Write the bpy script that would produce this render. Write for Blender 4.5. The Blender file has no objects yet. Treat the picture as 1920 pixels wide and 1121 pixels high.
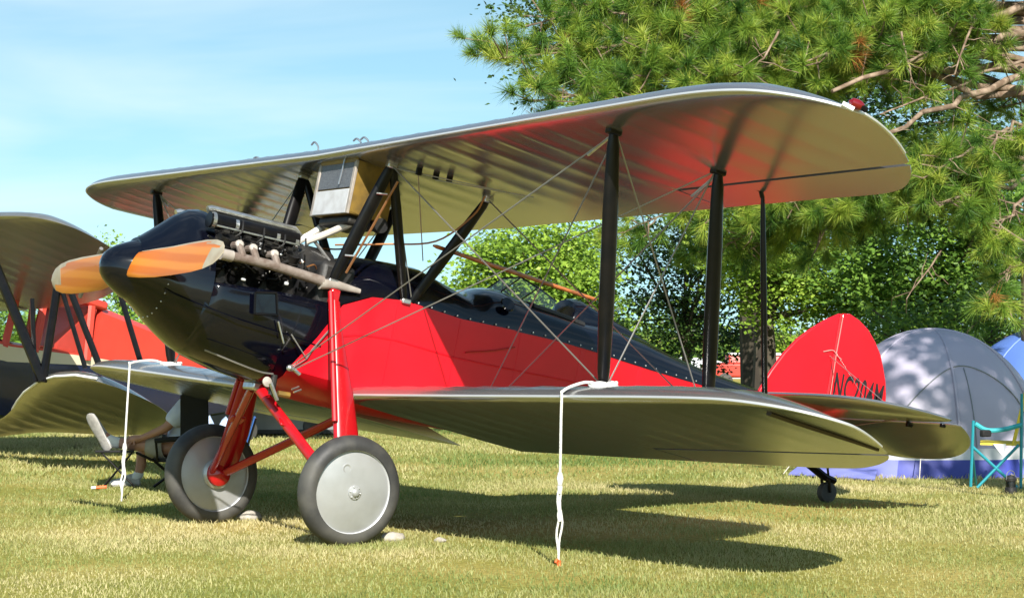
import bpy, bmesh, math, random
import numpy as np
from mathutils import Vector, Matrix
random.seed(7); RNG = np.random.default_rng(7)
SC = bpy.context.scene; COL = SC.collection
PI = math.pi

# ------------------------------------------------------------------ camera, sky, sun, exposure
CAM = np.array([6.7327, 13.2601, 1.3303]); YAW = -2.1461; PIT = 0.0149; FPX = 4171.1
FWD = np.array([math.cos(YAW)*math.cos(PIT), math.sin(YAW)*math.cos(PIT), math.sin(PIT)])
RGT = np.array([math.sin(YAW), -math.cos(YAW), 0.0]); UPV = np.cross(RGT, FWD)
cd = bpy.data.cameras.new('camera'); cam = bpy.data.objects.new('camera', cd); COL.objects.link(cam)
cd.sensor_width = 36.0; cd.lens = 36.0*FPX/1920.0; cd.clip_end = 3000; cd.clip_start = 0.1
cam.matrix_world = Matrix(((RGT[0], UPV[0], -FWD[0], CAM[0]), (RGT[1], UPV[1], -FWD[1], CAM[1]),
                           (RGT[2], UPV[2], -FWD[2], CAM[2]), (0, 0, 0, 1)))
SC.camera = cam
SUNV = Vector((0.573, 1.24, 1.0)).normalized()
W = bpy.data.worlds.new('World'); SC.world = W; W.use_nodes = True
nt = W.node_tree; nt.nodes.clear()
wo = nt.nodes.new('ShaderNodeOutputWorld'); bg = nt.nodes.new('ShaderNodeBackground')
sky = nt.nodes.new('ShaderNodeTexSky'); sky.sky_type = 'NISHITA'; sky.sun_disc = False
sky.sun_elevation = math.asin(SUNV.z); sky.sun_rotation = math.atan2(SUNV.x, SUNV.y)
sky.air_density = 1.0; sky.dust_density = 0.4; sky.ozone_density = 1.0
tc = nt.nodes.new('ShaderNodeTexCoord'); mp = nt.nodes.new('ShaderNodeMapping')
mp.inputs['Scale'].default_value = (1.2, 1.2, 7.0); mp.inputs['Rotation'].default_value = (0.10, 0.16, 0.3)
nz = nt.nodes.new('ShaderNodeTexNoise'); nz.inputs['Scale'].default_value = 2.6; nz.inputs['Detail'].default_value = 5
nz.inputs['Roughness'].default_value = 0.5; nz.inputs['Distortion'].default_value = 0.4
rp = nt.nodes.new('ShaderNodeValToRGB'); rp.color_ramp.elements[0].position = 0.45; rp.color_ramp.elements[1].position = 0.8
rp.color_ramp.elements[1].color = (0.62, 0.62, 0.62, 1)
mx = nt.nodes.new('ShaderNodeMix'); mx.data_type = 'RGBA'
mx.inputs[7].default_value = (6.6, 7.3, 7.7, 1)
va = nt.nodes.new('ShaderNodeVectorMath'); va.operation = 'ADD'; va.inputs[1].default_value = (0, 0, .13)
nt.links.new(tc.outputs['Generated'], va.inputs[0]); nt.links.new(va.outputs[0], sky.inputs['Vector'])
nt.links.new(tc.outputs['Generated'], mp.inputs['Vector']); nt.links.new(mp.outputs[0], nz.inputs['Vector'])
nt.links.new(nz.outputs['Fac'], rp.inputs[0]); nt.links.new(rp.outputs[0], mx.inputs[0])
tn_ = nt.nodes.new('ShaderNodeMix'); tn_.data_type = 'RGBA'; tn_.blend_type = 'MULTIPLY'; tn_.inputs[0].default_value = 1; tn_.inputs[7].default_value = (.98, 1.17, 1.02, 1)
nt.links.new(sky.outputs[0], tn_.inputs[6]); nt.links.new(tn_.outputs[2], mx.inputs[6]); nt.links.new(mx.outputs[2], bg.inputs[0]); nt.links.new(bg.outputs[0], wo.inputs[0])
bg.inputs[1].default_value = 0.088
sd = bpy.data.lights.new('sun', 'SUN'); so = bpy.data.objects.new('sun', sd); COL.objects.link(so)
sd.energy = 5.0; sd.angle = math.radians(0.55); sd.color = (1.0, 0.95, 0.86)
so.rotation_euler = (-SUNV).to_track_quat('-Z', 'Y').to_euler(); so.location = (10, 20, 20)
SC.view_settings.view_transform = 'Standard'; SC.view_settings.look = 'None'; SC.view_settings.gamma = 1
SC.view_settings.use_curve_mapping = False
SC.view_settings.exposure = 0.85
SC.render.engine = 'CYCLES'; SC.cycles.max_bounces = 8; SC.cycles.transparent_max_bounces = 12

def at(px, py, dep):            # point of the place seen at a photo pixel, dep metres in front of the camera
    return CAM + (FWD + RGT*((px-960)/FPX) - UPV*((py-560.5)/FPX))*dep
def on_ground(px, py, z=0.0):
    v = FWD + RGT*((px-960)/FPX) - UPV*((py-560.5)/FPX)
    return CAM + v*((z-CAM[2])/v[2])
def on_plane(px, py, P, N):
    v = FWD + RGT*((px-960)/FPX) - UPV*((py-560.5)/FPX)
    return CAM + v*(np.dot(P-CAM, N)/np.dot(v, N))
FLAT_F = np.array([FWD[0], FWD[1], 0]); FLAT_F /= np.linalg.norm(FLAT_F)
TH = 0.2229; WR = 0.3368; CT, ST = math.cos(TH), math.sin(TH)
def b2w(p): return np.array([p[0]*CT-p[2]*ST, p[1], p[0]*ST+p[2]*CT+WR])

# ------------------------------------------------------------------ materials
def new_mat(name):
    m = bpy.data.materials.new(name); m.use_nodes = True
    return m, m.node_tree, m.node_tree.nodes['Principled BSDF']
def mat(name, col, rough=0.5, metal=0.0, coat=0.0, col2=None, nscale=6.0, bump=0.0, bscale=40.0, spec=0.5, thr=(0.4, 0.65), stretch=(1, 1, 1), rough2=None, transl=0.0):
    m, t, b = new_mat(name); L = t.links.new
    b.inputs['Base Color'].default_value = (*col, 1); b.inputs['Roughness'].default_value = rough
    b.inputs['Metallic'].default_value = metal; b.inputs['Coat Weight'].default_value = coat
    b.inputs['Coat Roughness'].default_value = 0.05; b.inputs['Specular IOR Level'].default_value = spec
    co = t.nodes.new('ShaderNodeTexCoord'); ma = t.nodes.new('ShaderNodeMapping'); L(co.outputs['Object'], ma.inputs[0])
    ma.inputs['Scale'].default_value = stretch
    if col2 is not None:
        n = t.nodes.new('ShaderNodeTexNoise'); n.inputs['Scale'].default_value = nscale; n.inputs['Detail'].default_value = 6
        r = t.nodes.new('ShaderNodeValToRGB'); r.color_ramp.elements[0].position = thr[0]; r.color_ramp.elements[1].position = thr[1]
        r.color_ramp.elements[0].color = (*col, 1); r.color_ramp.elements[1].color = (*col2, 1)
        L(ma.outputs[0], n.inputs['Vector']); L(n.outputs['Fac'], r.inputs[0]); L(r.outputs[0], b.inputs['Base Color'])
    if rough2 is not None:
        n = t.nodes.new('ShaderNodeTexNoise'); n.inputs['Scale'].default_value = nscale*1.7; n.inputs['Detail'].default_value = 5
        r = t.nodes.new('ShaderNodeMapRange'); r.inputs[1].default_value = .3; r.inputs[2].default_value = .7
        r.inputs[3].default_value = rough; r.inputs[4].default_value = rough2
        L(ma.outputs[0], n.inputs['Vector']); L(n.outputs['Fac'], r.inputs[0]); L(r.outputs[0], b.inputs['Roughness'])
    if bump:
        n = t.nodes.new('ShaderNodeTexNoise'); n.inputs['Scale'].default_value = bscale; n.inputs['Detail'].default_value = 4
        k = t.nodes.new('ShaderNodeBump'); k.inputs['Strength'].default_value = bump; k.inputs['Distance'].default_value = 0.01
        L(ma.outputs[0], n.inputs['Vector']); L(n.outputs['Fac'], k.inputs['Height']); L(k.outputs[0], b.inputs['Normal'])
    if transl:
        b.inputs['Transmission Weight'].default_value = 0
        tr = t.nodes.new('ShaderNodeBsdfTranslucent'); tr.inputs[0].default_value = (*col, 1)
        ad = t.nodes.new('ShaderNodeMixShader'); ad.inputs[0].default_value = transl
        out = t.nodes['Material Output']; L(b.outputs[0], ad.inputs[1]); L(tr.outputs[0], ad.inputs[2]); L(ad.outputs[0], out.inputs[0])
    return m
def leaf_mat(name, cols, transl=0.35, rough=0.5):
    m, t, b = new_mat(name); L = t.links.new
    a = t.nodes.new('ShaderNodeAttribute'); a.attribute_name = 'tint'
    r = t.nodes.new('ShaderNodeValToRGB'); els = r.color_ramp.elements
    while len(els) < len(cols): els.new(0.5)
    for i, (p, c) in enumerate(cols): els[i].position = p; els[i].color = (*c, 1)
    L(a.outputs['Fac'], r.inputs[0]); L(r.outputs[0], b.inputs['Base Color']); b.inputs['Roughness'].default_value = rough
    b.inputs['Specular IOR Level'].default_value = 0.3
    tr = t.nodes.new('ShaderNodeBsdfTranslucent'); L(r.outputs[0], tr.inputs[0])
    mxs = t.nodes.new('ShaderNodeMixShader'); mxs.inputs[0].default_value = transl
    L(b.outputs[0], mxs.inputs[1]); L(tr.outputs[0], mxs.inputs[2]); L(mxs.outputs[0], t.nodes['Material Output'].inputs[0])
    return m
M = {}
M['silver'] = mat('silver_dope_fabric', (.43, .43, .455), .22, .84, col2=(.405, .40, .41), nscale=1.2)
M['silver_edge'] = mat('silver_leading_edge', (.66, .67, .69), .35, .45)
M['red'] = mat('red_dope_fabric', (.62, .004, .014), .34, 0, .15, col2=(.55, .0035, .012), nscale=2.5, spec=.35, rough2=.42)
M['red_leg'] = mat('red_enamel', (.40, .005, .010), .24, 0, .4, col2=(.34, .0045, .009), nscale=8, spec=.5)
M['black'] = mat('gloss_black_enamel', (.0015, .0019, .0055), .07, 0, .28, spec=.38, col2=(.003, .0034, .0065), nscale=4, rough2=.14)
M['black_matte'] = mat('dull_black', (.008, .008, .009), .55, 0, 0, col2=(.02, .018, .016), nscale=9, bump=.3, bscale=60)
M['strut'] = mat('black_strut_enamel', (.003, .003, .004), .30, 0, .08, col2=(.006, .005, .005), nscale=12, spec=.22)
M['engine'] = mat('oily_engine_black', (.007, .007, .008), .42, .3, 0, col2=(.03, .027, .024), nscale=14, bump=.3, bscale=50)
M['steel'] = mat('bright_steel', (.62, .62, .62), .28, .9, col2=(.45, .44, .42), nscale=20)
M['rust'] = mat('rusty_exhaust', (.15, .11, .09), .75, .3, col2=(.25, .21, .185), nscale=13, bump=.25, bscale=45)
M['ash'] = mat('grey_heat_steel', (.40, .36, .32), .7, .3, col2=(.28, .24, .21), nscale=10)
M['brass'] = mat('tarnished_brass', (.34, .21, .045), .45, .6, col2=(.20, .13, .04), nscale=9, rough2=.55)
M['core'] = mat('radiator_core', (.10, .11, .13), .55, .4, col2=(.19, .20, .22), nscale=160, thr=(.45, .55), bump=.5, bscale=170)
M['whitecard'] = mat('white_cloth', (.50, .51, .53), .8, 0, col2=(.42, .42, .43), nscale=12, bump=.1)
M['hose'] = mat('white_hose', (.72, .68, .62), .55, 0, col2=(.58, .52, .46), nscale=9)
M['wire'] = mat('streamline_wire_steel', (.30, .285, .27), .4, .7)
M['copper'] = mat('copper_line', (.42, .18, .07), .35, .8)
M['alu'] = mat('painted_aluminium_disc', (.43, .44, .45), .30, .45, col2=(.37, .375, .375), nscale=7, thr=(.45, .75), rough2=.46)
M['tyre'] = mat('grey_black_rubber', (.032, .032, .033), .5, 0, col2=(.075, .072, .064), nscale=5, bump=.06, bscale=60, rough2=.7)
M['wood'] = mat('varnished_pole_wood', (.50, .15, .035), .35, 0, .4, col2=(.22, .07, .02), nscale=3, stretch=(3, 20, 20))
M['rope'] = mat('white_rope', (.74, .74, .72), .85, 0, col2=(.60, .59, .56), nscale=60, bump=.6, bscale=160)
M['redlens'] = mat('red_lens', (.16, .003, .006), .15, 0, .6)
M['stone'] = mat('pale_stone', (.42, .39, .34), .85, 0, col2=(.30, .27, .23), nscale=18, bump=.6, bscale=25)
M['orange'] = mat('orange_plastic', (.75, .13, .03), .5)
M['letter'] = mat('black_lettering', (.012, .008, .010), .5)
M['brown_strip'] = mat('dark_brown_strip', (.035, .022, .014), .6)
M['ncord'] = mat('pinkish_cord', (.62, .22, .20), .8)
M['white'] = mat('white_paint', (.78, .78, .77), .45)
def wood_prop():
    m, t, b = new_mat('laminated_propeller_wood'); L = t.links.new
    co = t.nodes.new('ShaderNodeTexCoord'); ma = t.nodes.new('ShaderNodeMapping'); L(co.outputs['Object'], ma.inputs[0])
    ma.inputs['Scale'].default_value = (1, .8, 3.2); ma.inputs['Rotation'].default_value = (.22, 0, 0)
    w = t.nodes.new('ShaderNodeTexWave'); w.wave_type = 'BANDS'; w.bands_direction = 'Z'; w.inputs['Scale'].default_value = .9
    w.inputs['Distortion'].default_value = 2.2; w.inputs['Detail'].default_value = 3
    r = t.nodes.new('ShaderNodeValToRGB'); r.color_ramp.elements[0].color = (.47, .125, .008, 1); r.color_ramp.elements[1].color = (.57, .19, .02, 1)
    r.color_ramp.elements[0].position = .3; r.color_ramp.elements[1].position = .75
    L(ma.outputs[0], w.inputs[0]); L(w.outputs['Fac'], r.inputs[0]); L(r.outputs[0], b.inputs['Base Color'])
    b.inputs['Roughness'].default_value = .4; b.inputs['Coat Weight'].default_value = .25; return m
M['prop'] = wood_prop()
M['proptip'] = mat('doped_fabric_tip', (.40, .35, .26), .45, .1, .1, col2=(.33, .27, .19), nscale=8)
def glass():
    m, t, b = new_mat('clear_plexiglass'); L = t.links.new
    tr = t.nodes.new('ShaderNodeBsdfTransparent'); tr.inputs[0].default_value = (.82, .88, .90, 1)
    gl = t.nodes.new('ShaderNodeBsdfGlossy'); gl.inputs['Roughness'].default_value = .04
    fr = t.nodes.new('ShaderNodeFresnel'); fr.inputs[0].default_value = 1.3
    ms = t.nodes.new('ShaderNodeMixShader'); L(fr.outputs[0], ms.inputs[0]); L(tr.outputs[0], ms.inputs[1]); L(gl.outputs[0], ms.inputs[2])
    L(ms.outputs[0], t.nodes['Material Output'].inputs[0]); return m
M['glass'] = glass()
def screen():
    m, t, b = new_mat('pale_reflection_windscreen'); L = t.links.new
    tr = t.nodes.new('ShaderNodeBsdfTransparent'); tr.inputs[0].default_value = (.86, .93, .96, 1); b.inputs['Base Color'].default_value = (.45, .56, .62, 1); b.inputs['Roughness'].default_value = .12  # pale blue surface mixed in as painted reflection on the panes
    ms = t.nodes.new('ShaderNodeMixShader'); ms.inputs[0].default_value = .28; L(tr.outputs[0], ms.inputs[1]); L(b.outputs[0], ms.inputs[2]); L(ms.outputs[0], t.nodes['Material Output'].inputs[0]); return m
M['screen'] = screen()

# ------------------------------------------------------------------ mesh helpers
def tag(o, label=None, cat=None, group=None, kind=None):
    if label: o['label'] = label
    if cat: o['category'] = cat
    if group: o['group'] = group
    if kind: o['kind'] = kind
    return o
def empty(name, loc=(0, 0, 0), rot=(0, 0, 0)):
    o = bpy.data.objects.new(name, None); COL.objects.link(o); o.location = loc; o.rotation_euler = rot; o.empty_display_size = .2
    return o
class MB:
    def __init__(s): s.v = []; s.f = []; s.mi = []
    def add(s, vs, fs):
        o = len(s.v); s.v += [tuple(map(float, p)) for p in vs]; s.f += [tuple(i+o for i in f) for f in fs]; return s
    def box(s, c, d, R=None):
        c = np.array(c, float); d = np.array(d, float)/2
        vs = [np.array([x*d[0], y*d[1], z*d[2]]) for x in (-1, 1) for y in (-1, 1) for z in (-1, 1)]
        if R is not None: vs = [R @ p for p in vs]
        return s.add([p+c for p in vs], [(0, 1, 3, 2), (4, 6, 7, 5), (0, 4, 5, 1), (2, 3, 7, 6), (0, 2, 6, 4), (1, 5, 7, 3)])
    def loft(s, rings, cap=True, closed=True):
        n = len(rings[0]); vs = [p for r in rings for p in r]; fs = []
        for i in range(len(rings)-1):
            for j in range(n if closed else n-1):
                k = (j+1) % n; fs.append((i*n+j, i*n+k, (i+1)*n+k, (i+1)*n+j))
        if cap and closed: fs.append(tuple(range(n))[::-1]); fs.append(tuple((len(rings)-1)*n+j for j in range(n)))
        return s.add(vs, fs)
    def tube(s, path, r, n=8, cap=True, flat=1.0, up=None):
        P = [np.array(p, float) for p in path]; rr = [r]*len(P) if np.isscalar(r) else r; rings = []
        u = None
        for i, p in enumerate(P):
            t = P[min(i+1, len(P)-1)]-P[max(i-1, 0)]; t = t/(np.linalg.norm(t)+1e-9)
            if u is None:
                u = np.array(up, float) if up is not None else (np.array([0, 0, 1.]) if abs(t[2]) < .9 else np.array([1., 0, 0]))
            u = u-t*np.dot(u, t); u /= np.linalg.norm(u)+1e-9; w = np.cross(t, u)
            rings.append([p+u*rr[i]*math.cos(a)+w*rr[i]*flat*math.sin(a) for a in [2*PI*k/n for k in range(n)]])
        return s.loft(rings, cap)
    def lathe(s, prof, o=(0, 0, 0), axis=(0, 1, 0), n=24, cap=False):
        a = np.array(axis, float); a /= np.linalg.norm(a); u = np.cross(a, [0, 0, 1.]) if abs(a[2]) < .9 else np.array([1., 0, 0]); u /= np.linalg.norm(u); w = np.cross(a, u)
        o = np.array(o, float)
        rings = [[o+a*h+(u*math.cos(2*PI*k/n)+w*math.sin(2*PI*k/n))*r for k in range(n)] for r, h in prof]
        return s.loft(rings, cap)
    def slab(s, pts, thick):    # planar polygon given thickness
        P = [np.array(p, float) for p in pts]; c = sum(P)/len(P); nn = np.zeros(3)
        for a, b in zip(P, P[1:]+P[:1]): nn += np.cross(a-c, b-c)
        nn = nn/np.linalg.norm(nn)*thick/2; n = len(P)
        return s.add([p+nn for p in P]+[p-nn for p in P], [tuple(range(n)), tuple(range(2*n-1, n-1, -1))]+[(i, i+n, (i+1) % n+n, (i+1) % n) for i in range(n)])
    def build(s, name, m, parent=None, smooth=True, angle=35, bevel=0, subsurf=0):
        me = bpy.data.meshes.new(name); me.from_pydata(s.v, [], s.f); 
        bm = bmesh.new(); bm.from_mesh(me); bmesh.ops.remove_doubles(bm, verts=bm.verts, dist=1e-5)
        bmesh.ops.dissolve_degenerate(bm, edges=bm.edges, dist=1e-6); bmesh.ops.recalc_face_normals(bm, faces=bm.faces); bm.to_mesh(me); bm.free()
        if smooth: me.shade_smooth(); me.set_sharp_from_angle(angle=math.radians(angle))
        me.materials.append(M[m] if isinstance(m, str) else m)
        o = bpy.data.objects.new(name, me); COL.objects.link(o)
        if parent: o.parent = parent
        if bevel:
            b = o.modifiers.new('bevel', 'BEVEL'); b.width = bevel; b.segments = 2; b.limit_method = 'ANGLE'
        if subsurf:
            k = o.modifiers.new('sub', 'SUBSURF'); k.levels = subsurf; k.render_levels = subsurf
        return o
def tube(name, m, parent, path, r, **k): return MB().tube(path, r, **k).build(name, m, parent)
def bez(pts, n=10):     # smooth curve through points
    P = [np.array(p, float) for p in pts]; P = [2*P[0]-P[1]]+P+[2*P[-1]-P[-2]]; out = []
    for i in range(1, len(P)-2):
        for k in range(n):
            t = k/n; a, b, c, d = P[i-1:i+3]
            out.append(.5*((2*b)+(c-a)*t+(2*a-5*b+4*c-d)*t*t+(3*b-a-3*c+d)*t**3))
    return out+[P[-2]]
def ball(name, m, parent, c, r, sq=(1, 1, 1), n=10):
    b = MB(); prof = [(max(1e-4, math.sin(PI*i/n)), -math.cos(PI*i/n)) for i in range(n+1)]
    b.lathe(prof, (0, 0, 0), (0, 0, 1), n=max(8, n+2)); b.v = [(v[0]*r*sq[0]+c[0], v[1]*r*sq[1]+c[1], v[2]*r*sq[2]+c[2]) for v in b.v]
    return b.build(name, m, parent)
def cloud_mesh(name, V, F, tint, m, parent=None):
    me = bpy.data.meshes.new(name); nf = len(F); k = F.shape[1]
    me.vertices.add(len(V)); me.vertices.foreach_set('co', np.asarray(V, np.float32).ravel())
    me.loops.add(nf*k); me.loops.foreach_set('vertex_index', F.astype(np.int32).ravel())
    me.polygons.add(nf); me.polygons.foreach_set('loop_start', np.arange(0, nf*k, k, dtype=np.int32))
    me.polygons.foreach_set('loop_total', np.full(nf, k, np.int32))
    a = me.attributes.new('tint', 'FLOAT', 'FACE'); a.data.foreach_set('value', np.asarray(tint, np.float32))
    me.update(calc_edges=True); me.materials.append(m)
    o = bpy.data.objects.new(name, me); COL.objects.link(o)
    if parent: o.parent = parent
    return o

# ------------------------------------------------------------------ ground
def ground_material():
    m, t, b = new_mat('dry_lawn'); L = t.links.new
    co = t.nodes.new('ShaderNodeTexCoord')
    n1 = t.nodes.new('ShaderNodeTexNoise'); n1.inputs['Scale'].default_value = .55; n1.inputs['Detail'].default_value = 5
    n2 = t.nodes.new('ShaderNodeTexNoise'); n2.inputs['Scale'].default_value = 22; n2.inputs['Detail'].default_value = 6; n2.inputs['Roughness'].default_value = .7
    r1 = t.nodes.new('ShaderNodeValToRGB'); r1.color_ramp.elements[0].color = (.21, .225, .05, 1); r1.color_ramp.elements[1].color = (.38, .32, .11, 1)
    r1.color_ramp.elements[0].position = .38; r1.color_ramp.elements[1].position = .66
    r2 = t.nodes.new('ShaderNodeValToRGB'); r2.color_ramp.elements[0].color = (.6, .57, .48, 1); r2.color_ramp.elements[1].color = (1.15, 1.1, 1, 1)
    r2.color_ramp.elements[0].position = .35; r2.color_ramp.elements[1].position = .62
    mu = t.nodes.new('ShaderNodeMix'); mu.data_type = 'RGBA'; mu.blend_type = 'MULTIPLY'; mu.inputs[0].default_value = 1
    for n in (n1, n2): L(co.outputs['Object'], n.inputs['Vector'])
    L(n1.outputs['Fac'], r1.inputs[0]); L(n2.outputs['Fac'], r2.inputs[0]); L(r1.outputs[0], mu.inputs[6]); L(r2.outputs[0], mu.inputs[7])
    L(mu.outputs[2], b.inputs['Base Color']); b.inputs['Roughness'].default_value = .9; b.inputs['Specular IOR Level'].default_value = .1
    k = t.nodes.new('ShaderNodeBump'); k.inputs['Strength'].default_value = .5; k.inputs['Distance'].default_value = .03
    L(n2.outputs['Fac'], k.inputs['Height']); L(k.outputs[0], b.inputs['Normal']); return m
g = MB().add([(-900, -900, 0), (900, -900, 0), (900, 900, 0), (-900, 900, 0)], [(0, 1, 2, 3)]).build('ground', ground_material(), smooth=False)
tag(g, 'dry yellow green mown lawn of the airfield', 'lawn', kind='structure')

def vnoise(x, y, s, seed):
    r = np.random.default_rng(seed); T = r.random((64, 64)); X = x/s; Y = y/s
    xi = np.floor(X).astype(int); yi = np.floor(Y).astype(int); fx = X-xi; fy = Y-yi; fx = fx*fx*(3-2*fx); fy = fy*fy*(3-2*fy)
    g_ = lambda a, b: T[a % 64, b % 64]
    return (g_(xi, yi)*(1-fx)+g_(xi+1, yi)*fx)*(1-fy)+(g_(xi, yi+1)*(1-fx)+g_(xi+1, yi+1)*fx)*fy
def grass():
    Vs = []; Fs = []; Ts = []; off = 0
    for d0, d1, dens, wid, hh in ((8.5, 15, 3000, .0048, .026), (15, 20, 2000, .0062, .030), (20, 30, 700, .010, .040), (30, 46, 180, .018, .05)):
        hw = lambda d: d*.245+2.2
        area = (hw(d0)+hw(d1))*(d1-d0); N = int(area*dens)
        dd = np.sqrt(RNG.random(N)*(d1**2-d0**2)+d0**2); ss = (RNG.random(N)*2-1)*hw(dd)
        x = CAM[0]+FLAT_F[0]*dd+RGT[0]*ss; y = CAM[1]+FLAT_F[1]*dd+RGT[1]*ss
        n1 = vnoise(x, y, 1.3, 1)*.6+vnoise(x, y, .35, 2)*.4; n2 = vnoise(x, y, 2.4, 3)*.55+vnoise(x, y, .6, 4)*.45
        worn = np.clip((vnoise(x, y, 1.7, 21)*.6+vnoise(x, y, .5, 22)*.4-.62)*6, 0, 1); keep = RNG.random(N) < (.35+n1*.9)*(1-.75*worn); x, y, n1, n2 = x[keep], y[keep], n1[keep], n2[keep]; N = len(x)
        h = hh*(.35+.95*RNG.random(N)**1.4)*(.55+.8*n1); az = RNG.random(N)*2*PI; ln = h*(.25+.85*RNG.random(N)); wz = RNG.random(N)*2*PI
        w = wid*(.6+.8*RNG.random(N)); dx, dy = np.cos(az), np.sin(az); wx, wy = np.cos(wz)*w/2, np.sin(wz)*w/2
        P = np.empty((N, 5, 3)); z0 = np.full(N, -.004)
        P[:, 0] = np.stack([x-wx, y-wy, z0], 1); P[:, 1] = np.stack([x+wx, y+wy, z0], 1)
        mx_, my_, mz = x+dx*ln*.35, y+dy*ln*.35, h*.62
        P[:, 2] = np.stack([mx_+wx*.8, my_+wy*.8, mz], 1); P[:, 3] = np.stack([mx_-wx*.8, my_-wy*.8, mz], 1)
        P[:, 4] = np.stack([x+dx*ln, y+dy*ln, h], 1)
        base = off+np.arange(N)[:, None]*5
        Fs.append(np.concatenate([base+np.array([0, 1, 2]), base+np.array([0, 2, 3]), base+np.array([3, 2, 4])], 0)); Vs.append(P.reshape(-1, 3))
        n3 = vnoise(x, y, 3.1, 9)*.6+vnoise(x, y, 1.1, 10)*.4; tn = np.clip(.42+1.15*(.5-n2)+.9*(n3-.5)+.45*(RNG.random(N)-.35), 0, 1); Ts.append(np.tile(tn, 3)); off += N*5
    m = leaf_mat('grass_blades', [(0, (.13, .20, .05)), (.35, (.26, .295, .09)), (.7, (.42, .40, .17)), (1, (.55, .48, .25))], .30, .6)
    o = cloud_mesh('grass', np.concatenate(Vs), np.concatenate(Fs), np.concatenate(Ts), m)
    tag(o, 'short dry grass with green patches covering the lawn', 'grass', kind='stuff')
grass()

# ------------------------------------------------------------------ the biplane
BI = empty('biplane', (0, 0, WR), (0, -TH, 0))
tag(BI, 'red and black open cockpit biplane with silver wings tied down on the grass', 'airplane')
AX = [0, .0125, .025, .05, .1, .15, .2, .3, .4, .5, .6, .7, .8, .9, .95, 1]
AU = [.035, .0545, .065, .079, .096, .1068, .1136, .117, .114, .1052, .0915, .0735, .0522, .028, .0149, .004]
AL = [.035, .0193, .0147, .0093, .0042, .0015, .0003, 0, 0, 0, 0, 0, 0, 0, 0, 0]
def chaikin(P, k=2):
    for _ in range(k):
        Q = [P[0]]
        for a, b in zip(P, P[1:]): Q += [(a[0]*.75+b[0]*.25, a[1]*.75+b[1]*.25), (a[0]*.25+b[0]*.75, a[1]*.25+b[1]*.75)]
        P = Q+[P[-1]]
    return P
class Plan:
    def __init__(s, front, rear):
        f = chaikin(front); r = chaikin(rear); s.fy = [p[0] for p in f]; s.fx = [p[1] for p in f]; s.ry = [p[0] for p in r]; s.rx = [p[1] for p in r]; s.tip = front[-1][0]
    def front(s, y): return float(np.interp(y, s.fy, s.fx))
    def rear(s, y): return float(np.interp(y, s.ry, s.rx))
def wing_ring(pl, y, sy, zf, inc, xref, th, hinge=None, part='main', rib=.30, sag=.0085, lam=1.0):
    """one closed airfoil ring at span y; sy = signed span; part main/aileron clamps at the hinge line"""
    xf, xr = pl.front(y), pl.rear(y); c = max(xf-xr, .01); top = []; bot = []
    s1 = abs(math.sin(PI*y/rib)); s2 = abs(math.sin(2*PI*y/rib)); tipk = float(np.interp(y, [2.4, 3.1, pl.tip-.4, pl.tip], [1, .4, .25, 0]))
    kk = min(1, (c/1.2)**.35); thick = th*kk; tu = th*kk*1.32
    for t, u, l in zip(AX, AU, AL):
        x = xf-t*c
        def zz(x, t, up):
            uu = np.interp(t, AX, AU); ll = np.interp(t, AX, AL); sg = sag*(s1*.7+(.5*s2 if t < .3 else 0))*min(1, t*8)*max(0, min(1, (.76-t)*7))*tipk
            return zf(y)-(xref-x)*inc+((.035*thick+(uu-.035)*(tu if uu > .035 else thick) if up else ll*thick)*c) + (-sg if up else sg)
        if hinge is not None:
            if part == 'main' and x < hinge: t = (xf-hinge)/c; x = hinge
            if part == 'aileron' and x > hinge: t = (xf-hinge)/c; x = hinge
        top.append((x, sy, zz(x, t, True))); bot.append((x, sy, zz(x, t, False)))
    return top[::-1]+bot[1:]
def wing_mesh(stations, m, name, parent):
    return MB().loft(stations, True).build(name, m, parent, angle=40)
def spans(y0, y1, tip): 
    ys = list(np.arange(y0, min(y1, tip-.6), .05)); a = ys[-1] if ys else y0
    n = 26; ys += [a+(y1-a)*math.sin(PI/2*k/n) for k in range(1, n+1)]
    return ys
UP_P = Plan([(0, .204), (3.6, .204), (4.0, .20), (4.3, .185), (4.6, .12), (4.8, -.02), (4.9, -.16), (4.93, -.28)],
            [(0, -1.385), (3.3, -1.40), (3.8, -1.43), (4.02, -1.40), (4.2, -1.30), (4.42, -1.11), (4.6, -.89), (4.76, -.66), (4.88, -.44), (4.93, -.29)])
k_ = 4.56/4.93
UP_S = Plan([(y*k_ if y > 3 else y, x) for y, x in zip((0, 3.6, 4.0, 4.3, 4.6, 4.8, 4.9, 4.93), (.204, .204, .20, .185, .12, -.02, -.16, -.28))],
            [(y*k_ if y > 3 else y, x) for y, x in zip((0, 3.3, 3.8, 4.02, 4.2, 4.42, 4.6, 4.76, 4.88, 4.93), (-1.385, -1.39, -1.40, -1.37, -1.27, -1.09, -.88, -.66, -.44, -.29))])
zuP = lambda y: 2.134+.0145*y
zuS = lambda y: 2.134+.0095*y
HU = -1.005
def wing_half(pl, sgn, zf, inc, xref, th, hinge, ya, y0, cut=True):
    st = []
    for y in spans(y0, pl.tip, pl.tip):
        if cut and y > ya:
            if not any(r[1] == 'c' for r in st): st.append((wing_ring(pl, ya, sgn*ya, zf, inc, xref, th), 'u')); st.append((wing_ring(pl, ya+.002, sgn*(ya+.002), zf, inc, xref, th, hinge), 'c'))
            st.append((wing_ring(pl, y, sgn*y, zf, inc, xref, th, hinge if pl.rear(y) < hinge-.02 else None), 'c'))
        else: st.append((wing_ring(pl, y, sgn*y, zf, inc, xref, th), 'u'))
    return [s[0] for s in st]
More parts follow.
